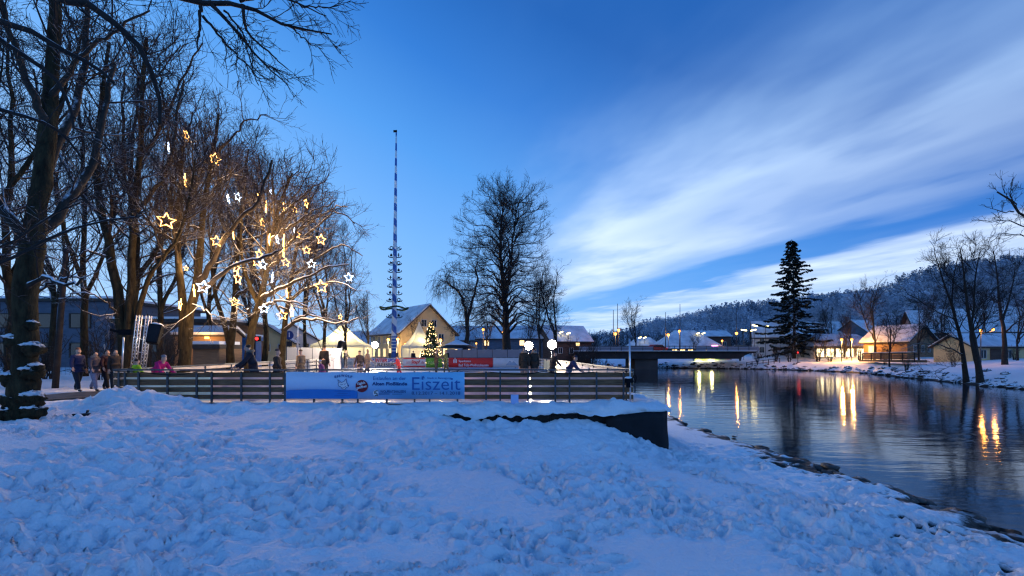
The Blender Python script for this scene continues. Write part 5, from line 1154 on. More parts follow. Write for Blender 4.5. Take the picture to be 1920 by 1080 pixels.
# ------------------------------------------------------------------ houses
def house(label, px, Y, w, d, wall_h, roof_h, rz, wallm, z0=0.0, hip=0.0, eave=.5, wins=(), chimney=None, name='house', cat='house', group=None, roofm='roof_snow', gable_wood=None, door=None, x=None):
    """local frame: front wall at y = -d/2, ridge along x when hip >= 0, gables at +-x ends.  wins: (face, u, z, w, h, lit)"""
    x = GX(px, Y) if x is None else x; root = thing(name, (x, Y, z0), label, cat, group, rz)
    a, b = w / 2, d / 2
    v = [(-a, -b, -1), (a, -b, -1), (a, b, -1), (-a, b, -1), (-a, -b, wall_h), (a, -b, wall_h), (a, b, wall_h), (-a, b, wall_h)]; f = [(0, 1, 5, 4), (1, 2, 6, 5), (2, 3, 7, 6), (3, 0, 4, 7)]
    if hip == 0: v += [(-a, 0, wall_h + roof_h), (a, 0, wall_h + roof_h)]; f += [(4, 7, 8), (5, 9, 6)]
    mesh_obj('wall', v, f, M[wallm], root, local=True)
    e = eave; k = roof_h / b; hx = hip; t = .16
    R0 = [(-a - e, -b - e, wall_h - e * k), (a + e, -b - e, wall_h - e * k), (a + e, b + e, wall_h - e * k), (-a - e, b + e, wall_h - e * k), (-a - (e if not hip else 0) + hx, 0, wall_h + roof_h), (a + (e if not hip else 0) - hx, 0, wall_h + roof_h)]
    fs = [(0, 1, 5, 4), (2, 3, 4, 5)] + ([(1, 2, 5), (3, 0, 4)] if hip else [])
    r = mesh_obj('roof', [(p[0], p[1], p[2] + .03) for p in R0], fs, M['roof_dark'], root, local=True); md = r.modifiers.new('thick', 'SOLIDIFY'); md.thickness = .14; md.offset = 1
    if roofm == 'roof_snow':
        sn = mesh_obj('roof_snow', [(p[0] * .985, p[1] * .97, p[2] + .19) for p in R0], fs, M['house_snow'], r, local=True); md = sn.modifiers.new('thick', 'SOLIDIFY'); md.thickness = .22; md.offset = 1
    for face, u, z, ww, hh, lit in wins:
        yaw = {'f': 0, 'r': math.pi / 2, 'b': math.pi, 'l': -math.pi / 2}[face]; Rm = Matrix.Rotation(yaw, 3, 'Z'); off = b if face in 'fb' else a
        fr = MB(); t_ = .09
        for c, s_ in (((u - ww / 2, z), (t_, hh + t_)), ((u + ww / 2, z), (t_, hh + t_)), ((u, z - hh / 2), (ww - t_, t_)), ((u, z + hh / 2), (ww - t_, t_)), ((u, z), (.05, hh - t_)), ):
            q = Rm @ Vector((c[0], -off - .04, c[1])); fr.box(q, (s_[0], .10, s_[1]), yaw)
        wf = fr.build('window', M['frame'], root, local=True); q = Rm @ Vector((u, -off - .012, z)); MB().box(q, (ww, .03, hh), yaw).build('pane', M['shop_lit' if lit == 2 else 'pane_lit' if lit else 'pane_dark'], wf, local=True)
    if gable_wood:
        for s_ in (-1, 1): MB().prism([(0, -b * .98, wall_h), (0, b * .98, wall_h), (0, 0, wall_h + roof_h * .97)], (s_ * a, 0, 0), (s_ * (a + .04), 0, 0)).build('gable_board', M[gable_wood], root, local=True)
    if door: 
        face, u, ww, hh, dm = door; yaw = {'f': 0, 'r': math.pi / 2, 'l': -math.pi / 2}[face]; Rm = Matrix.Rotation(yaw, 3, 'Z'); off = b if face == 'f' else a; MB().box(Rm @ Vector((u, -off - .02, hh / 2)), (ww, .08, hh), yaw).build('door', M[dm], root, local=True)
    if chimney:
        cx, cyy = chimney; zz = wall_h + roof_h * (1 - abs(cyy) / b); MB().box((cx, cyy, zz + .35), (.6, .6, 1.6)).box((cx, cyy, zz + 1.22), (.8, .8, .14)).build('chimney', M['brown_wall'], r, local=True)
    return root
rows = lambda face, us, zs, w, h, lit: [(face, u, z, w, h, (lit if isinstance(lit, (int, bool)) else (i + int(j)) % 3 == 0)) for i, u in enumerate(us) for j, z in enumerate(zs)]
house('big yellow house with a snowy roof and floodlit gable behind the maypole', 772, 78, 12.5, 9.6, 4.7, 4.3, R_(-52), 'yellow_wall', eave=.55, chimney=(-2, 1.4), group=None,
      wins=rows('r', (-3, -1, 1, 3), (1.5,), .95, 1.4, 1) + rows('r', (-2.2, 0, 2.2), (3.9,), 1.0, 1.3, 0) + rows('r', (-.9, .9), (6.2,), .9, 1.1, 0) + rows('f', (-4.6, -2.3, 0, 2.3, 4.6), (1.5,), .95, 1.4, 1) + rows('f', (-4.6, -2.3, 0, 2.3, 4.6), (3.6,), .95, 1.3, 0), door=('f', 3.5, 1.1, 2.2, 'brown_wall'))
house('small pale yellow house with a snowy gable roof seen between the lit trees', 507, 66, 5.6, 6.2, 3.0, 2.2, R_(-70), 'yellow_wall', wins=rows('r', (-1.7, 0, 1.7), (2.2,), .7, 1.0, 0) + rows('f', (-1.5, 1.5), (1.6,), .7, 1.0, 0))
house('white house with a snowy roof left of the big tent', 548, 74, 7, 7.5, 3.4, 2.4, R_(-65), 'white_wall', wins=rows('r', (-2, 0, 2), (2.4,), .9, 1.1, 0) + rows('f', (-2, 2), (1.8,), .9, 1.1, 1))
house('low white house with a snow roof behind the white star of light between the tents', 692, 88, 9, 7, 2.6, 2.6, R_(10), 'white_wall', wins=rows('f', (-3, 0, 3), (1.5,), .9, 1.1, 0))
house('far house with a broad snow roof left of the willow trunk', 860, 104, 12, 9, 4.2, 3.0, R_(15), 'white_wall', wins=rows('f', (-4, -1.4, 1.4, 4), (1.6,), 1.0, 1.3, 1) + rows('f', (-4, -1.4, 1.4, 4), (3.4,), 1.0, 1.1, 0))
house('far low grey house behind the great lime tree trunk', 962, 100, 14, 9, 4.4, 2.6, R_(-8), 'grey_wall', wins=rows('f', (-5, -2.5, 0, 2.5, 5), (1.5,), 1.0, 1.3, 0) + rows('f', (-5, 2.5), (3.5,), 1.0, 1.1, 1))
house('dark far house behind the right floodlight', 1055, 96, 9, 8, 3.8, 3.0, R_(20), 'brown_wall', wins=rows('f', (-2.5, 0, 2.5), (1.9,), .9, 1.1, 0) + [('f', 1.4, 3.2, .9, .8, 1)])
# blue container, barn and flat buildings on the left
def flat_block(label, px0, px1, Y, d, h, wallm, cat='building', wins=(), rz=0.0, name='flat_roofed_building', fascia='roof_dark'):
    x0, x1 = GX(px0, Y), GX(px1, Y); w = x1 - x0; root = thing(name, ((x0 + x1) / 2, Y, 0), label, cat, None, rz)
    MB().box((0, d / 2, h / 2 - .5), (w, d, h + 1)).build('wall', M[wallm], root, local=True)
    MB().box((0, d / 2, h + .16), (w + .8, d + .8, .32)).build('roof', M[fascia], root, local=True); MB().box((0, d / 2, h + .44), (w + .6, d + .6, .24)).build('roof_snow', M['roof_snow'], root, local=True)
    for u, z, ww, hh, lit in wins:
        wf = MB()
        for c, s_ in (((u - ww / 2, z), (.1, hh + .1)), ((u + ww / 2, z), (.1, hh + .1)), ((u, z - hh / 2), (ww - .1, .1)), ((u, z + hh / 2), (ww - .1, .1))): wf.box((c[0], -.03, c[1]), (s_[0], .12, s_[1]))
        o = wf.build('window', M['roof_dark'], root, local=True); MB().box((u, -.012, z), (ww, .03, hh)).build('pane', M['pane_lit' if lit else 'pane_dark'], o, local=True)
    return root
flat_block('long dark grey building with a flat snowy roof at the far left', -260, 206, 48, 14, 6.9, 'grey_wall', wins=[(u, z, 2.2, 1.5, 0) for u in (-10, -6, -2, 2, 6, 10) for z in (1.8, 4.9)])
flat_block('dark brown flat roofed building behind the loudspeaker', 215, 392, 46, 10, 4.6, 'brown_wall', wins=[(u, 2.2, 1.6, 1.3, 0) for u in (-3, -.4, 2.2)])
bl = house('wooden barn with a plank wall lit orange behind the lit trees', 392, 38, 4.2, 2.2, 2.9, .5, R_(4), 'barn_wood', eave=.2, name='barn', cat='barn')
bl2 = flat_block('low plank shed wall in front of the lit barn', 362, 408, 34, 2.0, 1.85, 'barn_wood', 'shed', name='shed')
flat_block('bright blue container with a snowy roof between two lit trunks', 436, 461, 42, 2.6, 2.7, 'blue_wall', 'container', name='container', fascia='blue_wall')
d = bpy.data.lights.new('barn_lamp', 'POINT'); d.energy = 130; d.color = (1, .55, .18); d.shadow_soft_size = .1; o = bpy.data.objects.new('barn_lamp', d); COL.objects.link(o); o.parent = bl; o.location = (.6, -2.2, 2.6)
MB().box((.6, -1.35, 2.75), (.2, .3, .16)).build('wall_lamp', M['lamp_small'], bl, local=True)
# wire fence on the left
root = thing('wire_fence', (GX(70, 30), 30, 0), 'grey mesh fence on posts behind the walking group', 'fence')
for px in (66, 112, 158, 196, 226): MB().tube([(GX(px, 30), 30, -.1), (GX(px, 30), 30, 2.1)], .035, 6).build('post', M['alu'], root)
mb = MB()
for z in np.arange(.15, 2.05, .2): mb.tube([(GX(66, 30), 30, z), (GX(226, 30), 30, z)], .008, 4, False)
for x in np.arange(GX(66, 30), GX(226, 30), .25): mb.tube([(x, 30, .1), (x, 30, 2.0)], .006, 4, False)
mb.build('wire_mesh', M['steel'], root)

# yellow house lamps
def wall_light(parent, loc, energy, col=(1, .62, .25), r=.12):
    MB().ball(loc, r, 8, 6).build('wall_lamp', M['lamp_small'], parent, True, True); d = bpy.data.lights.new('wall_light', 'POINT'); d.energy = energy; d.color = col; d.shadow_soft_size = .15
    o = bpy.data.objects.new('wall_light', d); COL.objects.link(o); o.parent = parent; o.location = Vector(loc) + Vector((0, -.25, .05)) * 1
def lamp_post(label, px, py, Y, energy=60, kind='lamp_orange', r=.16, arm=0.0, name='street_lamp', twin=None, base=None, group='street lamps', col=(1, .42, .09)):
    p = P(px, py, Y); zb = gz(p.x, p.y) if base is None else base; root = thing(name, (p.x, p.y, zb), label, 'street lamp', group)
    MB().tube([(p.x, p.y, zb - .3), (p.x, p.y, p.z + .12)], [.07, .045], 8).build('post', M['steel'], root, True)
    for q in [p] + ([P(*twin, Y)] if twin else []):
        if q is not p: MB().tube([(p.x, p.y, p.z - .35), (q.x, q.y, q.z - .2)], .03, 6).build('arm', M['steel'], root)
        MB().ball(q, r, 10, 8, (1, 1, 1.05)).build('lamp', M[kind], root, True); MB().lathe(q + Vector((0, 0, r * .9)), [(r * 1.25, 0), (r * .7, r * .5), (.02, r * .7)], 10).build('lamp_cap', M['black'], root, True)
        if energy:
            d = bpy.data.lights.new('street_light', 'POINT'); d.energy = energy; d.color = col; d.shadow_soft_size = .15; o = bpy.data.objects.new('street_light', d); COL.objects.link(o); o.parent = root; o.location = (q.x - p.x, q.y - p.y - r - .1, q.z - zb - .05)
    return root
lamp_post('warm street lamp against the yellow house left of the maypole', 728, 637, 68, 800, 'lamp_small', .2, col=(1, .70, .30)); lamp_post('warm street lamp against the yellow house right of the maypole', 746, 636, 68, 800, 'lamp_small', .2, col=(1, .70, .30))
lamp_post('warm lamp right behind the lit fir tree', 826, 638, 66, 700, 'lamp_small', .2, col=(1, .66, .28)); lamp_post('low warm lamp between the maypole and the small tent', 760, 645, 66, 240, 'lamp_small', .14, col=(1, .66, .28))
lamp_post('orange street lamp left of the great lime tree trunk', 906, 618, 64, 160); lamp_post('orange street lamp touching the great lime tree trunk', 943, 624, 68, 160)
lamp_post('small orange lamp low behind the willow', 893, 644, 80, 30, r=.13); lamp_post('small orange lamp above the two right floodlights', 1038, 619, 84, 60, r=.14)
for i, (px, py, Yq) in enumerate([(1154, 626, 88), (1160, 619, 92), (1253, 628, 90), (1274, 621, 92), (1381, 625, 91)]):
    lamp_post(['lower orange lamp of the pair at the left end of the bridge', 'upper orange lamp of the pair at the left end of the bridge', 'orange lamp on the bridge before the left slope of the hipped roof', 'orange lamp on the bridge before the middle of the hipped roof', 'orange lamp at the right end of the bridge'][i], px, py, Yq, 260, r=.24, base=1.5, group='orange lamps on the bridge')
lamp_post('small orange lamp right of the restaurant', 1354, 639, 112, 90, r=.2, base=.6)
lamp_post('left one of two orange lamps in front of the shop', 1578, 637, 85, 2200, r=.2, col=(1, .46, .10)); lamp_post('right one of two orange lamps in front of the shop', 1597, 637, 85, 2200, r=.2, col=(1, .46, .10))
lamp_post('small orange lamp at the right end of the shop', 1627, 642, 86, 100, r=.16)
lamp_post('double lantern street lamp on the far bank at the right', 1839, 620, 57, 90, 'lamp_orange', .14, twin=(1862, 618), col=(1, .42, .08))
p = P(1496, 661, 88); root = thing('signal_lamp', (p.x, p.y, gz(p.x, p.y)), 'glowing red signal lamp at the foot of the spruce', 'signal lamp'); MB().tube([(p.x, p.y, -.6), (p.x, p.y, p.z)], .05, 6).build('post', M['black'], root); MB().ball(p, .14, 10, 8).build('lamp', M['red_lamp'], root, True)
MB().box(p + Vector((0, .14, 0)), (.5, .1, .55)).build('backplate', M['black'], root)
d = bpy.data.lights.new('red_light', 'POINT'); d.energy = 5; d.color = (1, .05, .05); d.shadow_soft_size = .2; o = bpy.data.objects.new('red_light', d); COL.objects.link(o); o.parent = root; o.location = (0, -.5, p.z - gz(p.x, p.y))
for i, (px, py, ang) in enumerate([(1395, 619, 8), (1415.5, 610.5, 12), (1412.5, 619, -12), (1436, 612, -10)]):
    p = P(px, py, 98); root = thing('mast_lamp', (p.x, p.y, 0), ['yellow tube lamp on a mast left of the steep roofed house', 'highest yellow tube lamp before the steep roofed house', 'yellow tube lamp just below the highest one', 'yellow tube lamp in front of the steep snow roof'][i], 'street lamp', 'yellow tube lamps')
    MB().tube([(p.x, p.y + .1, -.5), (p.x, p.y + .1, p.z)], .06, 6).build('post', M['steel'], root); MB().box(p, (1.15, .16, .20), 0, 0, R_(ang)).build('lamp', M['lamp_tube'], root); MB().box(p + Vector((0, 0, .16)), (1.2, .26, .08), 0, 0, R_(ang)).build('lamp_hood', M['black'], root)
for i, (px, py, Yq) in enumerate([(1200, 633, 120), (1209, 633, 121), (1309, 625, 116), (1319, 625, 117), (1066, 625, 92), (1052, 623, 92)]):
    p = P(px, py, Yq); root = thing('mast_lamp', (p.x, p.y, 0), ['small white lamp left over the low snowy roof', 'small slanted white lamp over the low snowy roof', 'small white lamp left on top of the hipped roof', 'small white lamp right on top of the hipped roof', 'small slanted lamp right of the floodlights', 'small lamp just right of the small orange lamp'][i], 'street lamp', 'small white mast lamps')
    MB().tube([(p.x, p.y + .1, -.5), (p.x, p.y + .1, p.z)], .06, 6).build('post', M['steel'], root); MB().box(p, (.75, .2, .22), 0, 0, R_(-18)).build('lamp', M['lamp_tube'], root); MB().box(p + Vector((0, 0, .16)), (.8, .26, .06), 0, 0, R_(-18)).build('lamp_hood', M['black'], root)

# ------------------------------------------------------------------ bridge
def bridge():
    Y = 88; zt = 1.62; root = thing('bridge', (28, Y, zt), 'dark concrete road bridge with railings crossing the river', 'bridge')
    x0, x1 = GX(1085, Y), GX(1408, Y)
    MB().prism([(x0, 0, zt), (x1 + 1, 0, zt), (x1 + 1, 0, zt - .22), (x1 - .5, 0, zt - .28), (x1 - 2.2, 0, zt - 1.35), (x0, 0, zt - 1.35)], (0, Y, 0), (0, Y + 8.5, 0)).build('girder', M['bridge'], root)
    MB().box(((x0 + x1) / 2, Y - .12, zt + .06), (x1 - x0 + 2, .5, .16)).build('edge_beam', M['pier'], root); MB().box(((x0 + x1) / 2, Y - .12, zt + .19), (x1 - x0 + 2, .44, .10)).build('snow_layer', M['roof_snow'], root)
    MB().prism([(GX(1192, Y), 0, zt - 1.35), (GX(1235, Y), 0, zt - 1.35), (GX(1235, Y), 0, -2.8), (GX(1192, Y), 0, -2.8)], (0, Y + .5, 0), (0, Y + 8, 0)).build('pier', M['pier'], root)
    for yy, nm in ((Y - .25, 'railing'), (Y + 8.3, 'railing')):
        mb = MB(); mb.bar((x0, yy, zt + 1.15), (x1 + 1, yy, zt + 1.15), .07, .07); mb.bar((x0, yy, zt + .62), (x1 + 1, yy, zt + .62), .05, .05)
        for x in np.arange(x0, x1 + 1, 2.05): mb.box((x, yy, zt + .62), (.08, .08, 1.2))
        r = mb.build(nm, M['steel'], root); pn = MB(); k = 0
        for x in np.arange(x0, x1, 2.05):
            k += 1
            if 8 <= k <= 11: continue
            pn.box((x + 1.02, yy, zt + .60), (1.9, .03, .82))
        if yy < Y: pn.build('railing_panel', M['rail'], r)
bridge()
# graffiti wall lit by two lamps under the bridge end
Yw = 99.5; xa, xb = GX(1303, Yw), GX(1372, Yw); root = thing('underpass_wall', (xa, Yw, -1), 'underpass wall with colourful graffiti lit yellow under the bridge', 'wall')
m = bpy.data.materials.new('graffiti_paint'); m.use_nodes = True; t = m.node_tree; vo = N(t, 'ShaderNodeTexVoronoi'); vo.inputs['Scale'].default_value = 1.3; tc = N(t, 'ShaderNodeTexCoord'); t.links.new(tc.outputs['Object'], vo.inputs['Vector']); hs = N(t, 'ShaderNodeHueSaturation'); hs.inputs['Saturation'].default_value = 1.1; hs.inputs['Value'].default_value = .6; t.links.new(vo.outputs['Color'], hs.inputs['Color'])
cc = mixc(t, .5, hs.outputs[0], (.55, .55, .22)); t.links.new(cc, t.nodes['Principled BSDF'].inputs['Base Color'])
MB().box(((xa + xb) / 2, Yw + .2, -.6), (xb - xa, .4, 3.2)).build('wall', m, root)
for px in (1310, 1334):
    q = P(px, 670.5, Yw - .5); MB().box(q, (.9, .12, .12)).build('lamp', M['lamp_tube'], root); d = bpy.data.lights.new('wall_light', 'POINT'); d.energy = 170; d.color = (1, .86, .35); d.shadow_soft_size = .3; o = bpy.data.objects.new('wall_light', d); COL.objects.link(o); o.parent = root; o.location = q - Vector((xa, Yw, -1)) + Vector((0, -.25, -.15))

# ------------------------------------------------------------------ far bank village
hb = .2
house('low restaurant with a huge hipped snow roof beyond the bridge', 1284, 118, 14.5, 11, 2.2, 4.0, R_(3), 'brown_wall', z0=.6, hip=4.6, eave=.9, wins=rows('f', (-5, -3, -1, 1, 3, 5), (1.2,), 1.3, 1.2, 1), group=None)
house('house with a dormer behind the hipped roof restaurant', 1336, 130, 6.5, 9, 5.2, 1.5, R_(-4), 'brown_wall', z0=.6, wins=rows('f', (-1.5, 1.5), (3.2,), 1.0, 1.2, 0))
house('small low house with a snowy roof at the left end of the bridge', 1206, 124, 8, 7, 2.6, 2.0, R_(-12), 'white_wall', z0=.6, hip=2.2, wins=rows('f', (-2, 0, 2), (1.5,), .9, 1.1, 0))
p = P(1340, 649, 111); root = thing('neon_sign', p, 'glowing pink sign at the right end of the restaurant', 'sign'); MB().box(p, (1.5, .12, .5)).build('sign_face', glow('pink_sign', (1, .35, .85), 3.5), root); MB().box(p + Vector((0, .1, 0)), (1.6, .1, .6)).build('sign_box', M['black'], root); MB().tube([p + Vector((0, .1, 0)), p + Vector((0, .1, -2))], .05, 6).build('post', M['steel'], root)
house('tall narrow house with a steep snow roof left of the spruce', 1450, 106, 8.5, 6.6, 4.6, 3.4, R_(-24), 'white_wall', z0=.5, wins=rows('f', (-2.6, 0, 2.6), (1.6, 3.5), .9, 1.3, 0) + rows('l', (-1.2, 1.2), (1.6, 3.6), .9, 1.2, 0), gable_wood='brown_wall')
house('long low shop with brightly lit windows behind the twin orange lamps', 1566, 96, 13.5, 7, 2.6, 2.2, R_(0), 'cream_wall', z0=.2, hip=2.4, wins=[('f', u, 1.25, 1.6, 1.7, 2) for u in (-5.6, -3.6, -1.6, .4, 2.6, 4.6)], name='shop', cat='shop')
house('wooden barn with a brown gable facing the river right of the shop', 1685, 84, 7.0, 8.4, 3.4, 2.7, R_(-68), 'barn_wood', z0=.1, wins=rows('r', (-2.0, .2, 2.2), (2.1,), .8, 1.2, 0) + [('f', -2, 1.9, 1.2, 1.4, 1)], name='barn', cat='barn', eave=.6)
house('big dim house with a wide snowy roof at the right behind the leaning trees', 1812, 88, 17, 12, 5.2, 4.2, R_(-28), 'dim_wall', z0=.2, eave=.8, wins=rows('f', (-6.5, -3.5, 0, 3.5, 6.5), (1.6, 4.4), 1.1, 1.4, 0) + rows('l', (-3, 0, 3), (1.8, 4.5), 1.1, 1.4, 0) + [('f', -5, 1.6, 1.1, 1.5, 1)], chimney=(3, 2))
house('long low building with a lit yellow wall and snow roof behind the double street lamp', 1892, 68, 17, 6, 2.3, 1.6, R_(0), 'yellow_wall', z0=.1, eave=.5, wins=rows('f', (-7, -3.4, 0, 3.4), (1.2,), .9, 1.2, 0), door=('f', -5.2, 1.6, 2.0, 'brown_wall'))
house('white house behind the big house at the far right', 1905, 108, 11, 9, 6.0, 4.0, R_(-15), 'dim_wall', z0=.4, wins=rows('f', (-3, 0, 3), (2, 5), 1, 1.3, 0))
house('distant house with snow roof between the barn and the big house', 1730, 112, 10, 8, 5.0, 3.4, R_(18), 'brown_wall', z0=.5, wins=rows('f', (-3, 0, 3), (1.8, 4), 1, 1.2, 0))
house('distant house with snow roof up the slope behind the spruce', 1528, 122, 11, 8, 5.5, 3.2, R_(-10), 'brown_wall', z0=.6, wins=rows('f', (-3, 0, 3), (1.8, 4.2), 1, 1.2, 0))
house('small house half hidden by the shop trees', 1612, 118, 9, 8, 5.5, 3.4, R_(30), 'grey_wall', z0=.6, wins=rows('f', (-2.5, 0, 2.5), (2, 4.2), 1, 1.2, 0))
# wooden footbridge over the inlet
Yf = 68; xa, xb = GX(1624, 80), GX(1722, 66)
root = thing('footbridge', (xa, 80, .1), 'wooden footbridge with plank railing over the inlet on the far bank', 'footbridge')
a = Vector((xa, 80, .1)); b = Vector((xb, 66, .25)); MB().bar(a, b, 2.2, .35).build('deck', M['wood'], root)
for k, zz in enumerate((.42, .80, 1.18)): MB().bar(a + Vector((-1.0, -.5, zz)), b + Vector((-1.0, -.5, zz)), .06, .30).build('plank', M['wood'], root)
for i in range(6): q = a.lerp(b, i / 5) + Vector((-1.06, -.56, 0)); MB().box(q + Vector((0, 0, .6)), (.12, .12, 1.4)).build('post', M['dark_bark'], root)
MB().bar(a + Vector((-1.0, -.5, 1.37)), b + Vector((-1.0, -.5, 1.37)), .16, .07).build('snow_layer', M['roof_snow'], root)
# low rail fence on the far bank below the bridge
a, b = P(1400, 676, 92), P(1462, 682, 90); a.z = gz(a.x, a.y); b.z = gz(b.x, b.y); root = thing('rail_fence', a, 'dark wooden rail fence on the snowy bank right of the bridge', 'fence')
for z in (.5, .95): MB().bar(a + Vector((0, 0, z)), b + Vector((0, 0, z)), .07, .09).build('rail', M['dark_bark'], root)
for i in range(7): q = a.lerp(b, i / 6); MB().box(q + Vector((0, 0, .45)), (.1, .1, 1.2)).build('post', M['dark_bark'], root)
# rip-rap along the far bank and loose stones on the near shore
def stone(rng, c, r, sq):
    k = 10; v = []; f = []
    for i in range(7):
        th = math.pi * i / 6
        for j in range(k):
            ph = 2 * math.pi * j / k; q = 1 + rng.uniform(-.20, .20); v.append((c[0] + r * sq[0] * q * math.sin(th) * math.cos(ph), c[1] + r * sq[1] * q * math.sin(th) * math.sin(ph), c[2] - r * sq[2] * q * math.cos(th)))
    for i in range(6):
        for j in range(k): f.append((i * k + j, i * k + (j + 1) % k, (i + 1) * k + (j + 1) % k, (i + 1) * k + j))
    return v, f
rs = random.Random(5); mb = MB(); pl = [(20, 104), (31.7, 97), (40, 94), (46.7, 91), (52, 87), (55, 81), (57, 75), (55.5, 69), (52, 60), (49, 50), (46.6, 41), (46, 30)]
for (a0, b0), (a1, b1) in zip(pl[:-1], pl[1:]):
    L_ = math.hypot(a1 - a0, b1 - b0); n_ = int(L_ * 5.0)
    for i in range(n_):
        s_ = rs.random(); x = a0 + (a1 - a0) * s_ + rs.gauss(0, .5); y = b0 + (b1 - b0) * s_ + rs.gauss(0, .3); nx_, ny_ = (b0 - b1) / L_, (a1 - a0) / L_; o_ = abs(rs.gauss(0, 1.2)); sgn = 1 if (x - nx_ * 2) < x and nx_ > 0 else -1
        cxx, cyy = x + abs(nx_) * o_, y + abs(ny_) * o_ * (1 if y > 84 else 0); z = max(WZ + .05, gz(cxx, cyy) - .12); v, f = stone(rs, (cxx, cyy, z), rs.uniform(.18, .48), (1.1, .9, .65)); mb.add(v, f)
o = mb.build('riprap', M['riprap']); tag(o, 'dark rip-rap stones with snow lining the far river bank', 'stones', None, 'stuff')
SH = np.array([(8.7, 5.5), (8.7, 7), (9.0, 11), (8.5, 15), (7.9, 23)])
for i in range(64):
    y = 5.4 + 15 * rs.random() ** 1.5; x = float(np.interp(y, SH[:, 1], SH[:, 0])) + rs.gauss(.05, .22)
    r = rs.uniform(.10, .30) * (.8 if y > 12 else 1); v, f = stone(rs, (x, y, WZ + .02 + rs.uniform(-.06, .05)), r, (1.0, 1.5, .40))
    o = mesh_obj('shore_stone', v, f, M['stone'], smooth=True); tag(o, 'flat dark wet stone at the river edge below the snow slope', 'stone', 'dark stones along the near river edge')
# vehicles on the bridge: a long dark car with lit lamps
def car(label, px, Y, yaw, paint, lit):
    x = GX(px, Y); z0 = 1.62; root = thing('car', (x, Y, z0), label, 'car', 'cars crossing the bridge', yaw)
    prof = [(-2.1, .35), (-2.15, .75), (-1.5, .92), (-.9, 1.42), (.7, 1.45), (1.45, .98), (2.1, .85), (2.15, .35)]
    MB().prism([(a, 0, c) for a, c in prof], (0, -.85, 0), (0, .85, 0)).build('body', paint, root, local=True)
    MB().prism([(-1.35, 0, .95), (-.85, 0, 1.36), (.66, 0, 1.38), (1.25, 0, .98)], (0, -.862, 0), (0, .862, 0)).build('window', M['pane_dark'], root, local=True)
    for a in (-1.35, 1.35):
        for s in (-1, 1):
            w = MB(); w.tube([(a, s * .70, .33), (a, s * .88, .33)], .33, 14); w.build('wheel', M['rubber'], root, True, True)
    for s in (-.6, .6): MB().box((2.16, s, .68), (.06, .34, .16)).build('headlight', M['lamp_tube'] if lit else M['frame'], root, local=True); MB().box((-2.16, s, .74), (.06, .3, .14)).build('tail_light', M['red_lamp'], root, local=True)
car('dark red car on the bridge left of the restaurant windows', 1230, 90.5, R_(200), flat('red_car_paint', (.16, .012, .012)), True)
car('grey car on the bridge near its right end', 1388, 91, R_(-20), flat('grey_car_paint', (.12, .13, .15)), True)

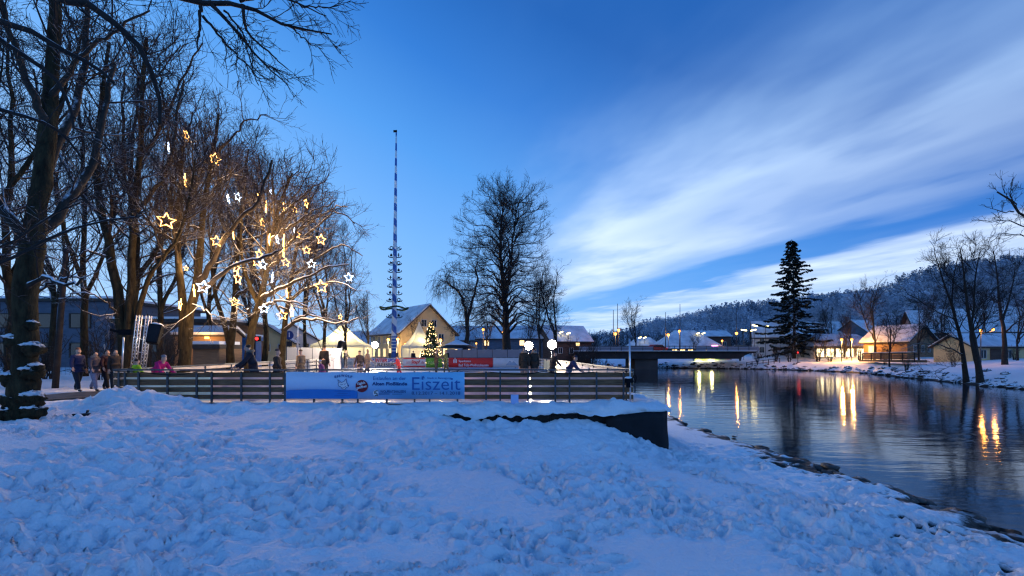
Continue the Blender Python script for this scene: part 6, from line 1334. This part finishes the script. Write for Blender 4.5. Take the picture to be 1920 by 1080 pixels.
# ------------------------------------------------------------------ wooded hills
def hills():
    def ridge(name, pts, D, depth, tree, n, seed):
        rng = np.random.default_rng(seed); X = np.array([GX(p, D) for p, _ in pts]); H = np.array([E + (660 - y) / F * D - tree for _, y in pts])
        gx = np.linspace(X[0], X[-1], 70); gs = np.linspace(0, 1, 26); V = []
        def hz(x, s): return np.interp(x, X, H) * (np.sin(np.clip(s, 0, 1) * math.pi / 2) ** 1.15) * np.where(s > 1, np.clip(1 - (s - 1) * .5, 0, 1), 1) + fbm(x, s * depth, .02, seed, 3) * 6 * np.clip(s * 2, 0, 1) * np.where(s > .9, .3, 1)
        gg, ss = np.meshgrid(gx, np.linspace(0, 1.6, 40)); zz = hz(gg, ss) - .4; yy = D - depth * (1 - ss) + 0 * gg
        id_ = np.arange(gg.size).reshape(gg.shape); q = np.stack([id_[:-1, :-1], id_[:-1, 1:], id_[1:, 1:], id_[1:, :-1]], -1).reshape(-1, 4)
        tag(mesh_obj('hill', np.stack([gg, yy, zz], -1), q, M['hill'], smooth=True), kind='structure')
        # trees of the wood
        x = rng.uniform(X[0], X[-1], n); s = rng.random(n) ** .8 * 1.06; y = D - depth * (1 - s); z = hz(x, s) - .5
        con = (fbm(x, y, .018, seed + 5, 2) + rng.normal(0, .28, n)) > .12
        for is_con, mm in ((True, 'hill_conifer'), (False, 'hill_tree')):
            m_ = con == is_con; cx, cyy, cz = x[m_], y[m_], z[m_]; k = len(cx); h = rng.uniform(.7, 1.15, k) * tree * (1.25 if is_con else 1.0)
            nl = 80; u = rng.random((k, nl)); a = rng.uniform(0, 6.283, (k, nl))
            if is_con: zz_ = u ** 1.3; rr = (1 - zz_) * .22 * np.sqrt(rng.uniform(.3, 1, (k, nl))) + .01
            else: zz_ = .22 + .78 * u; rr = .36 * np.sqrt(np.clip(1 - ((zz_ - .60) / .42) ** 2, .02, 1)) * np.sqrt(rng.uniform(.25, 1, (k, nl)))
            C = np.stack([cx[:, None] + np.cos(a) * rr * h[:, None], cyy[:, None] + np.sin(a) * rr * h[:, None], cz[:, None] + zz_ * h[:, None]], -1)
            d = np.stack([np.cos(a), np.sin(a), np.full_like(a, -.45) if is_con else rng.uniform(-.3, 1.2, a.shape)], -1); d = unit(d + rng.normal(0, .25, d.shape)); w = unit(np.cross(d, rng.normal(size=d.shape)))
            ln = (rng.uniform(.04, .10, a.shape) * h[:, None] * (1.1 if is_con else 1.25))[..., None]; wd = ln * (.38 if is_con else .26)
            V = np.stack([C - w * wd, C + d * ln - w * wd * .3, C + d * ln + w * wd * .3, C + w * wd], 2).reshape(-1, 3)
            o = mesh_obj('conifer_wood' if is_con else 'leafless_wood', V, np.arange(len(V)).reshape(-1, 4), M[mm])
            tag(o, ('snow dusted conifers of the wood on the ' if is_con else 'snow frosted leafless trees of the wood on the ') + name, 'wood', None, 'stuff')
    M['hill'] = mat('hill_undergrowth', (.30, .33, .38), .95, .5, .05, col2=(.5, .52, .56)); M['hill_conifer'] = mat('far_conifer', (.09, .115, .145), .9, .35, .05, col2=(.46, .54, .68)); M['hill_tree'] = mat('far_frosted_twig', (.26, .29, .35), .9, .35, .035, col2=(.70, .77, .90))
    ridge('farther low hill', [(1060, 640), (1150, 628), (1205, 604), (1262, 594), (1300, 582), (1342, 573), (1400, 574), (1450, 571), (1520, 560), (1600, 556), (1660, 560)], 430, 190, 9, 3600, 3)
    ridge('nearer hill on the right', [(1440, 640), (1500, 588), (1545, 556), (1605, 550), (1650, 537), (1692, 521), (1742, 502), (1800, 493), (1862, 489), (1925, 482), (2060, 470), (2200, 480)], 300, 160, 8.5, 4200, 9)
hills()
# dark tree belt far behind the rink and beyond the bridge
def belt():
    rng = np.random.default_rng(14); n = 520; x = rng.uniform(-170, 120, n); y = rng.uniform(135, 175, n); h = rng.uniform(4, 8.5, n) * np.where(x < -20, .8, 1); nl = 90
    u = rng.random((n, nl)); a = rng.uniform(0, 6.283, (n, nl)); zz = .08 + .92 * u; rr = .42 * np.sqrt(np.clip(1 - ((zz - .55) / .5) ** 2, .02, 1)) * np.sqrt(rng.random((n, nl)))
    C = np.stack([x[:, None] + np.cos(a) * rr * h[:, None], y[:, None] + np.sin(a) * rr * h[:, None], -.3 + zz * h[:, None]], -1); d = unit(np.stack([np.cos(a) * .4, np.sin(a) * .4, rng.uniform(.2, 1.4, a.shape)], -1)); w = unit(np.cross(d, rng.normal(size=d.shape))) * .05; l = rng.uniform(.8, 1.8, a.shape)[..., None]
    V = np.stack([C - w, C + d * l - w * .4, C + d * l + w * .4, C + w], 2).reshape(-1, 3)
    tag(mesh_obj('tree_belt', V, np.arange(len(V)).reshape(-1, 4), M['dark_twig']), 'distant belt of leafless trees beyond the rink and the bridge', 'tree belt', None, 'stuff')
belt()

# ------------------------------------------------------------------ people
def skin_obj(name, verts, edges, radii, mat_, parent, lvl=1, root_i=0):
    me = bpy.data.meshes.new(name); me.from_pydata([tuple(v) for v in verts], edges, []); me.materials.append(mat_)
    o = bpy.data.objects.new(name, me); COL.objects.link(o); o.parent = parent
    m = o.modifiers.new('skin', 'SKIN'); m.use_smooth_shade = True
    sv = me.skin_vertices[0].data
    for i, r in enumerate(radii): r = (r, r) if isinstance(r, (int, float)) else r; sv[i].radius = r; sv[i].use_root = (i == root_i)
    s = o.modifiers.new('smooth', 'SUBSURF'); s.levels = lvl; s.render_levels = lvl
    return o
def rotx(v, a, piv=(0, 0, 0)):
    v = Vector(v) - Vector(piv); return Matrix.Rotation(a, 3, 'X') @ v + Vector(piv)
def person(label, px, Y, H=1.72, yaw=0.0, jacket=(.03, .03, .04), trousers=(.03, .035, .05), hat=None, lean=0.0, arms=((-12, 8), (-12, 8)), legs=((0, 0), (0, 0)), skates=True, hood=None, z=0.0, x=None, crouch=0.0, scarf=None, group=None, long_coat=False):
    """local frame: the person looks along -y.  arms: (forward swing, outward) per arm in degrees, elbow bends with swing; legs: (forward swing, knee bend)"""
    x = GX(px, Y) if x is None else x; root = thing('person', (x, Y, z), label, 'person', group, yaw)
    S = H; ln = R_(lean); hipz = .53 * S - crouch * S; foot = .045 if skates else .02
    J = {}
    def up(v): return rotx(v, ln, (0, 0, hipz))
    J['pel'] = Vector((0, 0, hipz)); J['waist'] = up((0, 0, hipz + .09 * S)); J['chest'] = up((0, 0, hipz + .20 * S)); J['nb'] = up((0, 0, hipz + .292 * S)); J['neck'] = up((0, -.005, hipz + .325 * S))
    hl = ln * .5; nk = J['neck']
    def hd(v): return rotx(Vector(v), -hl, (0, 0, 0)) 
    tilt = lambda q: nk + rotx(Vector(q), ln * .45, (0, 0, 0))
    J['h1'] = tilt((0, -.012 * S, .040 * S)); J['h2'] = tilt((0, -.008 * S, .085 * S)); J['h3'] = tilt((0, 0, .122 * S)); J['nose'] = tilt((0, -.068 * S, .058 * S))
    for sd, sg, (sw, outw), (lf, kb) in (('l', -1, arms[0], legs[0]), ('r', 1, arms[1], legs[1])):
        sh = up((sg * .094 * S, 0, hipz + .268 * S)); J['s' + sd] = sh; a = R_(sw); b = R_(outw)
        d1 = Vector((sg * math.sin(b), -math.sin(a) * math.cos(b), -math.cos(a) * math.cos(b))); el = sh + d1 * .172 * S; a2 = a + R_(25); d2 = Vector((sg * math.sin(b) * .6, -math.sin(a2) * math.cos(b), -math.cos(a2) * math.cos(b))).normalized(); wr = el + d2 * .15 * S
        J['e' + sd], J['w' + sd], J['hd' + sd] = el, wr, wr + d2 * .045 * S; J['d' + sd] = d2
        hp = Vector((sg * .050 * S, 0, hipz - .065 * S)); a = R_(lf); k = R_(kb); d1 = Vector((sg * .03, -math.sin(a), -math.cos(a))); kn = hp + d1 * .222 * S; d2 = Vector((0, -math.sin(a - k), -math.cos(a - k))); an = kn + d2 * .222 * S
        J['hp' + sd], J['k' + sd], J['a' + sd] = hp, kn, an; J['t' + sd] = an + Vector((0, -.085 * S, -.022 * S)); J['hl' + sd] = an + Vector((0, .018 * S, -.02 * S))
    low = min(J['al'].z, J['ar'].z) - .035 * S - foot; 
    for k_ in J:
        if k_[0] != 'd': J[k_] = J[k_] - Vector((0, 0, low))
    names = ['pel', 'waist', 'chest', 'nb', 'neck', 'h1', 'h2', 'h3', 'nose']; rad = {'pel': (.085, .062), 'waist': (.076, .055), 'chest': (.088, .062), 'nb': (.050, .042), 'neck': .027, 'h1': (.042, .046), 'h2': (.048, .054), 'h3': (.034, .036), 'nose': .012}
    edges = [('pel', 'waist'), ('waist', 'chest'), ('chest', 'nb'), ('nb', 'neck'), ('neck', 'h1'), ('h1', 'h2'), ('h2', 'h3'), ('h1', 'nose')]
    for sd in 'lr':
        names += ['s' + sd, 'e' + sd, 'w' + sd, 'hd' + sd, 'hp' + sd, 'k' + sd, 'a' + sd, 't' + sd]; rad.update({'s' + sd: .036, 'e' + sd: .025, 'w' + sd: .018, 'hd' + sd: (.026, .014), 'hp' + sd: .056, 'k' + sd: .036, 'a' + sd: .024, 't' + sd: (.022, .016)})
        edges += [('nb', 's' + sd), ('s' + sd, 'e' + sd), ('e' + sd, 'w' + sd), ('w' + sd, 'hd' + sd), ('pel', 'hp' + sd), ('hp' + sd, 'k' + sd), ('k' + sd, 'a' + sd), ('a' + sd, 't' + sd)]
        d = J['d' + sd]; side = d.cross(Vector((0, 1, 0.01))).normalized()
        for i, (o_, l_) in enumerate(((-.020, .036), (-.007, .044), (.007, .046), (.020, .038))):
            k1, k2 = 'f%d%s' % (i, sd), 'g%d%s' % (i, sd); J[k1] = J['hd' + sd] + (d * .018 + side * o_) * S; J[k2] = J[k1] + (d * l_ * .9 + Vector((0, -.35, 0)) * l_ * .6) * S; names += [k1, k2]; rad[k1] = .0056; rad[k2] = .0044; edges += [('hd' + sd, k1), (k1, k2)]
        k1 = 'th' + sd; J[k1] = J['w' + sd] + (d * .035 + side * .034 + Vector((0, -.02, 0))) * S; names.append(k1); rad[k1] = .006; edges.append(('w' + sd, k1))
    idx_ = {n: i for i, n in enumerate(names)}
    sc = lambda r, f=1.0, add=0.0: tuple((q * f + add) * S for q in (r if isinstance(r, tuple) else (r, r)))
    skin_obj('body', [J[n] for n in names], [(idx_[a], idx_[b]) for a, b in edges], [sc(rad[n]) for n in names], M['skin'], root, 1)
    def garment(name, ns, es, grow, m_, lvl=1, extra=()):
        nn = list(ns); ii = {n: i for i, n in enumerate(nn)}
        return skin_obj(name, [J[n] for n in nn], [(ii[a], ii[b]) for a, b in es], [sc(rad[n], *grow) for n in nn], m_, root, lvl)
    key = lambda p, c: cloth('%s_%02x%02x%02x' % (p, *(int(q * 255) for q in c)), c)
    J['jh'] = J['pel'] - Vector((0, 0, .045 * S)); rad['jh'] = (.084, .064); J['collar'] = J['nb'] + (J['neck'] - J['nb']) * .8; rad['collar'] = (.040, .042)
    jn = ['pel', 'waist', 'chest', 'nb', 'jh', 'collar']; je = [('jh', 'pel'), ('pel', 'waist'), ('waist', 'chest'), ('chest', 'nb'), ('nb', 'collar')]
    for sd in 'lr': jn += ['s' + sd, 'e' + sd, 'w' + sd]; je += [('nb', 's' + sd), ('s' + sd, 'e' + sd), ('e' + sd, 'w' + sd)]
    if long_coat:
        J['hem'] = J['pel'] + Vector((0, .01, -.17 * S)); rad['hem'] = (.10, .075); jn.append('hem'); je.append(('pel', 'hem'))
    garment('jacket', jn, je, (1.12, .009), key('jacket', jacket))
    tn = ['waist', 'pel']; te = [('waist', 'pel')]
    for sd in 'lr': tn += ['hp' + sd, 'k' + sd, 'a' + sd]; te += [('pel', 'hp' + sd), ('hp' + sd, 'k' + sd), ('k' + sd, 'a' + sd)]
    garment('trousers', tn, te, (1.15, .008), key('trousers', trousers))
    for sd in 'lr':
        b = skin_obj('skate' if skates else 'boot', [J['a' + sd] + Vector((0, 0, .02 * S)), J['a' + sd] - Vector((0, 0, .012 * S)), J['t' + sd], J['hl' + sd]], [(0, 1), (1, 2), (1, 3)], [.036 * S, .034 * S, (.027 * S, .022 * S), .026 * S], cloth('boot_leather', (.05, .045, .045)), root, 1)
        if skates: c = (J['t' + sd] + J['hl' + sd]) / 2; MB().box(c - Vector((0, 0, .038 * S)), (.006, .17 * S, .045)).build('blade', M['alu'], b, local=True)
    hv = [J['h1'] + Vector((0, .022 * S, .015 * S)), J['h2'] + Vector((0, .012 * S, .012 * S)), J['h3'] + Vector((0, .004 * S, .006 * S))]
    if hat: skin_obj('hat', [hv[1] + Vector((0, .002, -.006)), hv[2], hv[2] + Vector((0, .01, .03 * S))], [(0, 1), (1, 2)], [(.064 * S, .068 * S), .054 * S, .026 * S], key('hat', hat), root, 1)
    else: skin_obj('hair', hv, [(0, 1), (1, 2)], [(.046 * S, .040 * S), (.058 * S, .060 * S), .044 * S], M['hair'], root, 1)
    if hood: 
        pts = [J['nb'] + Vector((math.cos(a) * .060 * S, math.sin(a) * .052 * S + .018 * S, .030 * S + .012 * S * math.sin(a) + .004 * math.sin(a * 5))) for a in np.linspace(0, 2 * math.pi, 13)[:-1]]
        skin_obj('hood', pts, [(i, (i + 1) % 12) for i in range(12)], [.024 * S, .028 * S, .025 * S, .030 * S] * 3, key('hood', hood), root, 1)
    if scarf: pts = [J['neck'] + Vector((math.cos(a) * .046 * S, math.sin(a) * .046 * S, -.01 * S)) for a in np.linspace(0, 2 * math.pi, 9)[:-1]]; skin_obj('scarf', pts, [(i, (i + 1) % 8) for i in range(8)], [.022 * S] * 8, key('scarf', scarf), root, 1)
    return root
ST = ((-8, 8), (-8, 8)); GL = ((18, 22), (-22, 20)); SK = 'skaters on the ice rink'; WK = 'people walking along the path'
person('child in a bright yellow-green jacket behind the left end of the front fence', 256, 15.3, 1.33, R_(150), (.38, .55, .02), (.03, .03, .05), arms=GL, group=SK)
person('person in a bright pink jacket bending forward with a grey knit hat', 292, 15.4, 1.56, R_(75), (.52, .01, .14), (.03, .03, .05), hat=(.20, .20, .24), lean=38, arms=((35, 10), (30, 14)), legs=((12, 20), (6, 20)), group=SK)
person('man in a dark coat with a fur hood leaning on the front fence', 477, 15.15, 1.84, R_(-60), (.022, .022, .032), (.02, .02, .03), hood=(.22, .16, .11), lean=16, arms=((22, 10), (34, 6)), group=SK)
person('person in a dark brown jacket right of the man in the fur hood', 520, 17.0, 1.66, R_(100), (.045, .028, .022), (.03, .025, .03), hat=(.08, .05, .05), arms=GL, legs=((14, 8), (-14, 12)), group=SK)
person('skater in an olive brown jacket in front of the left hoarding', 564, 22, 1.66, R_(-120), (.16, .11, .07), (.06, .05, .04), hat=(.10, .07, .05), arms=GL, legs=((16, 10), (-18, 14)), group=SK)
person('tall man in a black coat standing upright before the left hoarding', 608, 24, 1.88, R_(170), (.020, .017, .020), (.02, .02, .025), arms=ST, skates=False, long_coat=True, z=.05, group=SK)
person('child in a white helmet and purple jacket gliding below the tall man', 607, 19.5, 1.25, R_(-95), (.20, .05, .14), (.30, .22, .26), hat=(.62, .58, .62), lean=20, arms=((30, 30), (-25, 30)), legs=((25, 20), (-20, 25)), group=SK)
person('person in black sitting before the glowing big tent', 648, 43, 1.66, R_(60), (.02, .018, .02), (.02, .02, .03), arms=((30, 8), (30, 8)), skates=False, z=.1, group=None)
person('skater in a dark jacket and pale trousers left of the sports shop banner', 675, 26, 1.62, R_(-150), (.06, .045, .045), (.42, .34, .32), hat=(.12, .08, .08), lean=10, arms=GL, legs=((14, 8), (-12, 16)), group=SK)
person('skater in a beige jacket beside the sports shop banner', 689, 30, 1.72, R_(120), (.36, .26, .19), (.22, .16, .13), hat=(.40, .28, .2), arms=GL, legs=((-14, 14), (12, 8)), group=SK)
person('child in a bright red snowsuit gliding in front of the white banners', 748, 28, 1.34, R_(-100), (.62, .05, .05), (.34, .03, .04), hat=(.06, .04, .05), lean=16, arms=((45, 22), (-30, 22)), legs=((22, 14), (-24, 20)), group=SK)
person('skater in a brown coat at the green banner facing the olive one', 818, 33, 1.68, R_(80), (.17, .11, .06), (.10, .08, .06), hat=(.25, .15, .1), arms=((50, 14), (-10, 12)), group=SK)
person('skater in an olive green jacket holding out a hand at the red banner', 836, 33, 1.72, R_(-85), (.20, .19, .06), (.12, .11, .05), arms=((55, 12), (12, 20)), legs=((12, 6), (-14, 14)), group=SK)
person('dark clad onlooker with raised arm behind the red banner', 838, 46.4, 1.76, R_(30), (.02, .02, .03), (.02, .02, .03), arms=((70, 20), (-5, 8)), skates=False, group=None)
person('left one of two dark jacketed people standing close before the floodlight', 983, 21, 1.78, R_(160), (.028, .026, .022), (.30, .20, .16), hat=(.05, .04, .04), arms=ST, group=SK, hood=(.30, .22, .16))
person('right one of two people in dark jackets standing close before the floodlight', 1001, 21.2, 1.76, R_(195), (.030, .024, .020), (.30, .20, .16), arms=ST, group=SK, hood=(.32, .24, .18))
person('skater in black gliding below the rightmost floodlight', 1036, 23, 1.58, R_(110), (.022, .018, .022), (.03, .025, .03), hat=(.05, .04, .05), lean=14, arms=GL, legs=((14, 10), (-14, 14)), group=SK)
person('person in a dark blue patterned jacket bending over at the right fence', 1064, 17.5, 1.50, R_(70), (.035, .035, .10), (.40, .28, .34), hat=(.04, .04, .07), lean=34, arms=((40, 12), (30, 14)), legs=((14, 22), (6, 18)), group=SK)
person('onlooker in a dark coat standing at the small pointed tent', 775, 52, 1.70, R_(20), (.03, .025, .03), (.02, .02, .03), arms=ST, skates=False, hat=(.1, .03, .03))
person('second onlooker in black between the small tent and the fir', 792, 52.5, 1.66, R_(-30), (.02, .02, .025), (.02, .02, .03), arms=ST, skates=False)
person('walker in a dark blue jacket and brown hair, first of the group on the path', 146, 18.2, 1.74, R_(75), (.025, .030, .085), (.020, .020, .032), arms=GL, legs=((20, 6), (-18, 12)), skates=False, z=.02, hat=(.16, .08, .05), group=WK)
person('walker in pale trousers and a dark top among the walking group', 178, 18.4, 1.60, R_(82), (.10, .075, .085), (.33, .28, .36), arms=GL, legs=((16, 6), (-20, 14)), skates=False, z=.02, hood=(.25, .18, .14), group=WK)
person('walker in a dark red and black jacket at the rear of the path group', 200, 18.8, 1.68, R_(80), (.05, .018, .022), (.022, .022, .03), arms=GL, legs=((18, 6), (-16, 12)), skates=False, z=.02, hood=(.16, .12, .10), group=WK)
person('person in a brown hooded coat close to the thin metal pole', 216, 18.6, 1.66, R_(60), (.05, .034, .028), (.02, .02, .025), arms=ST, skates=False, z=.02, hood=(.14, .10, .08), group=WK)
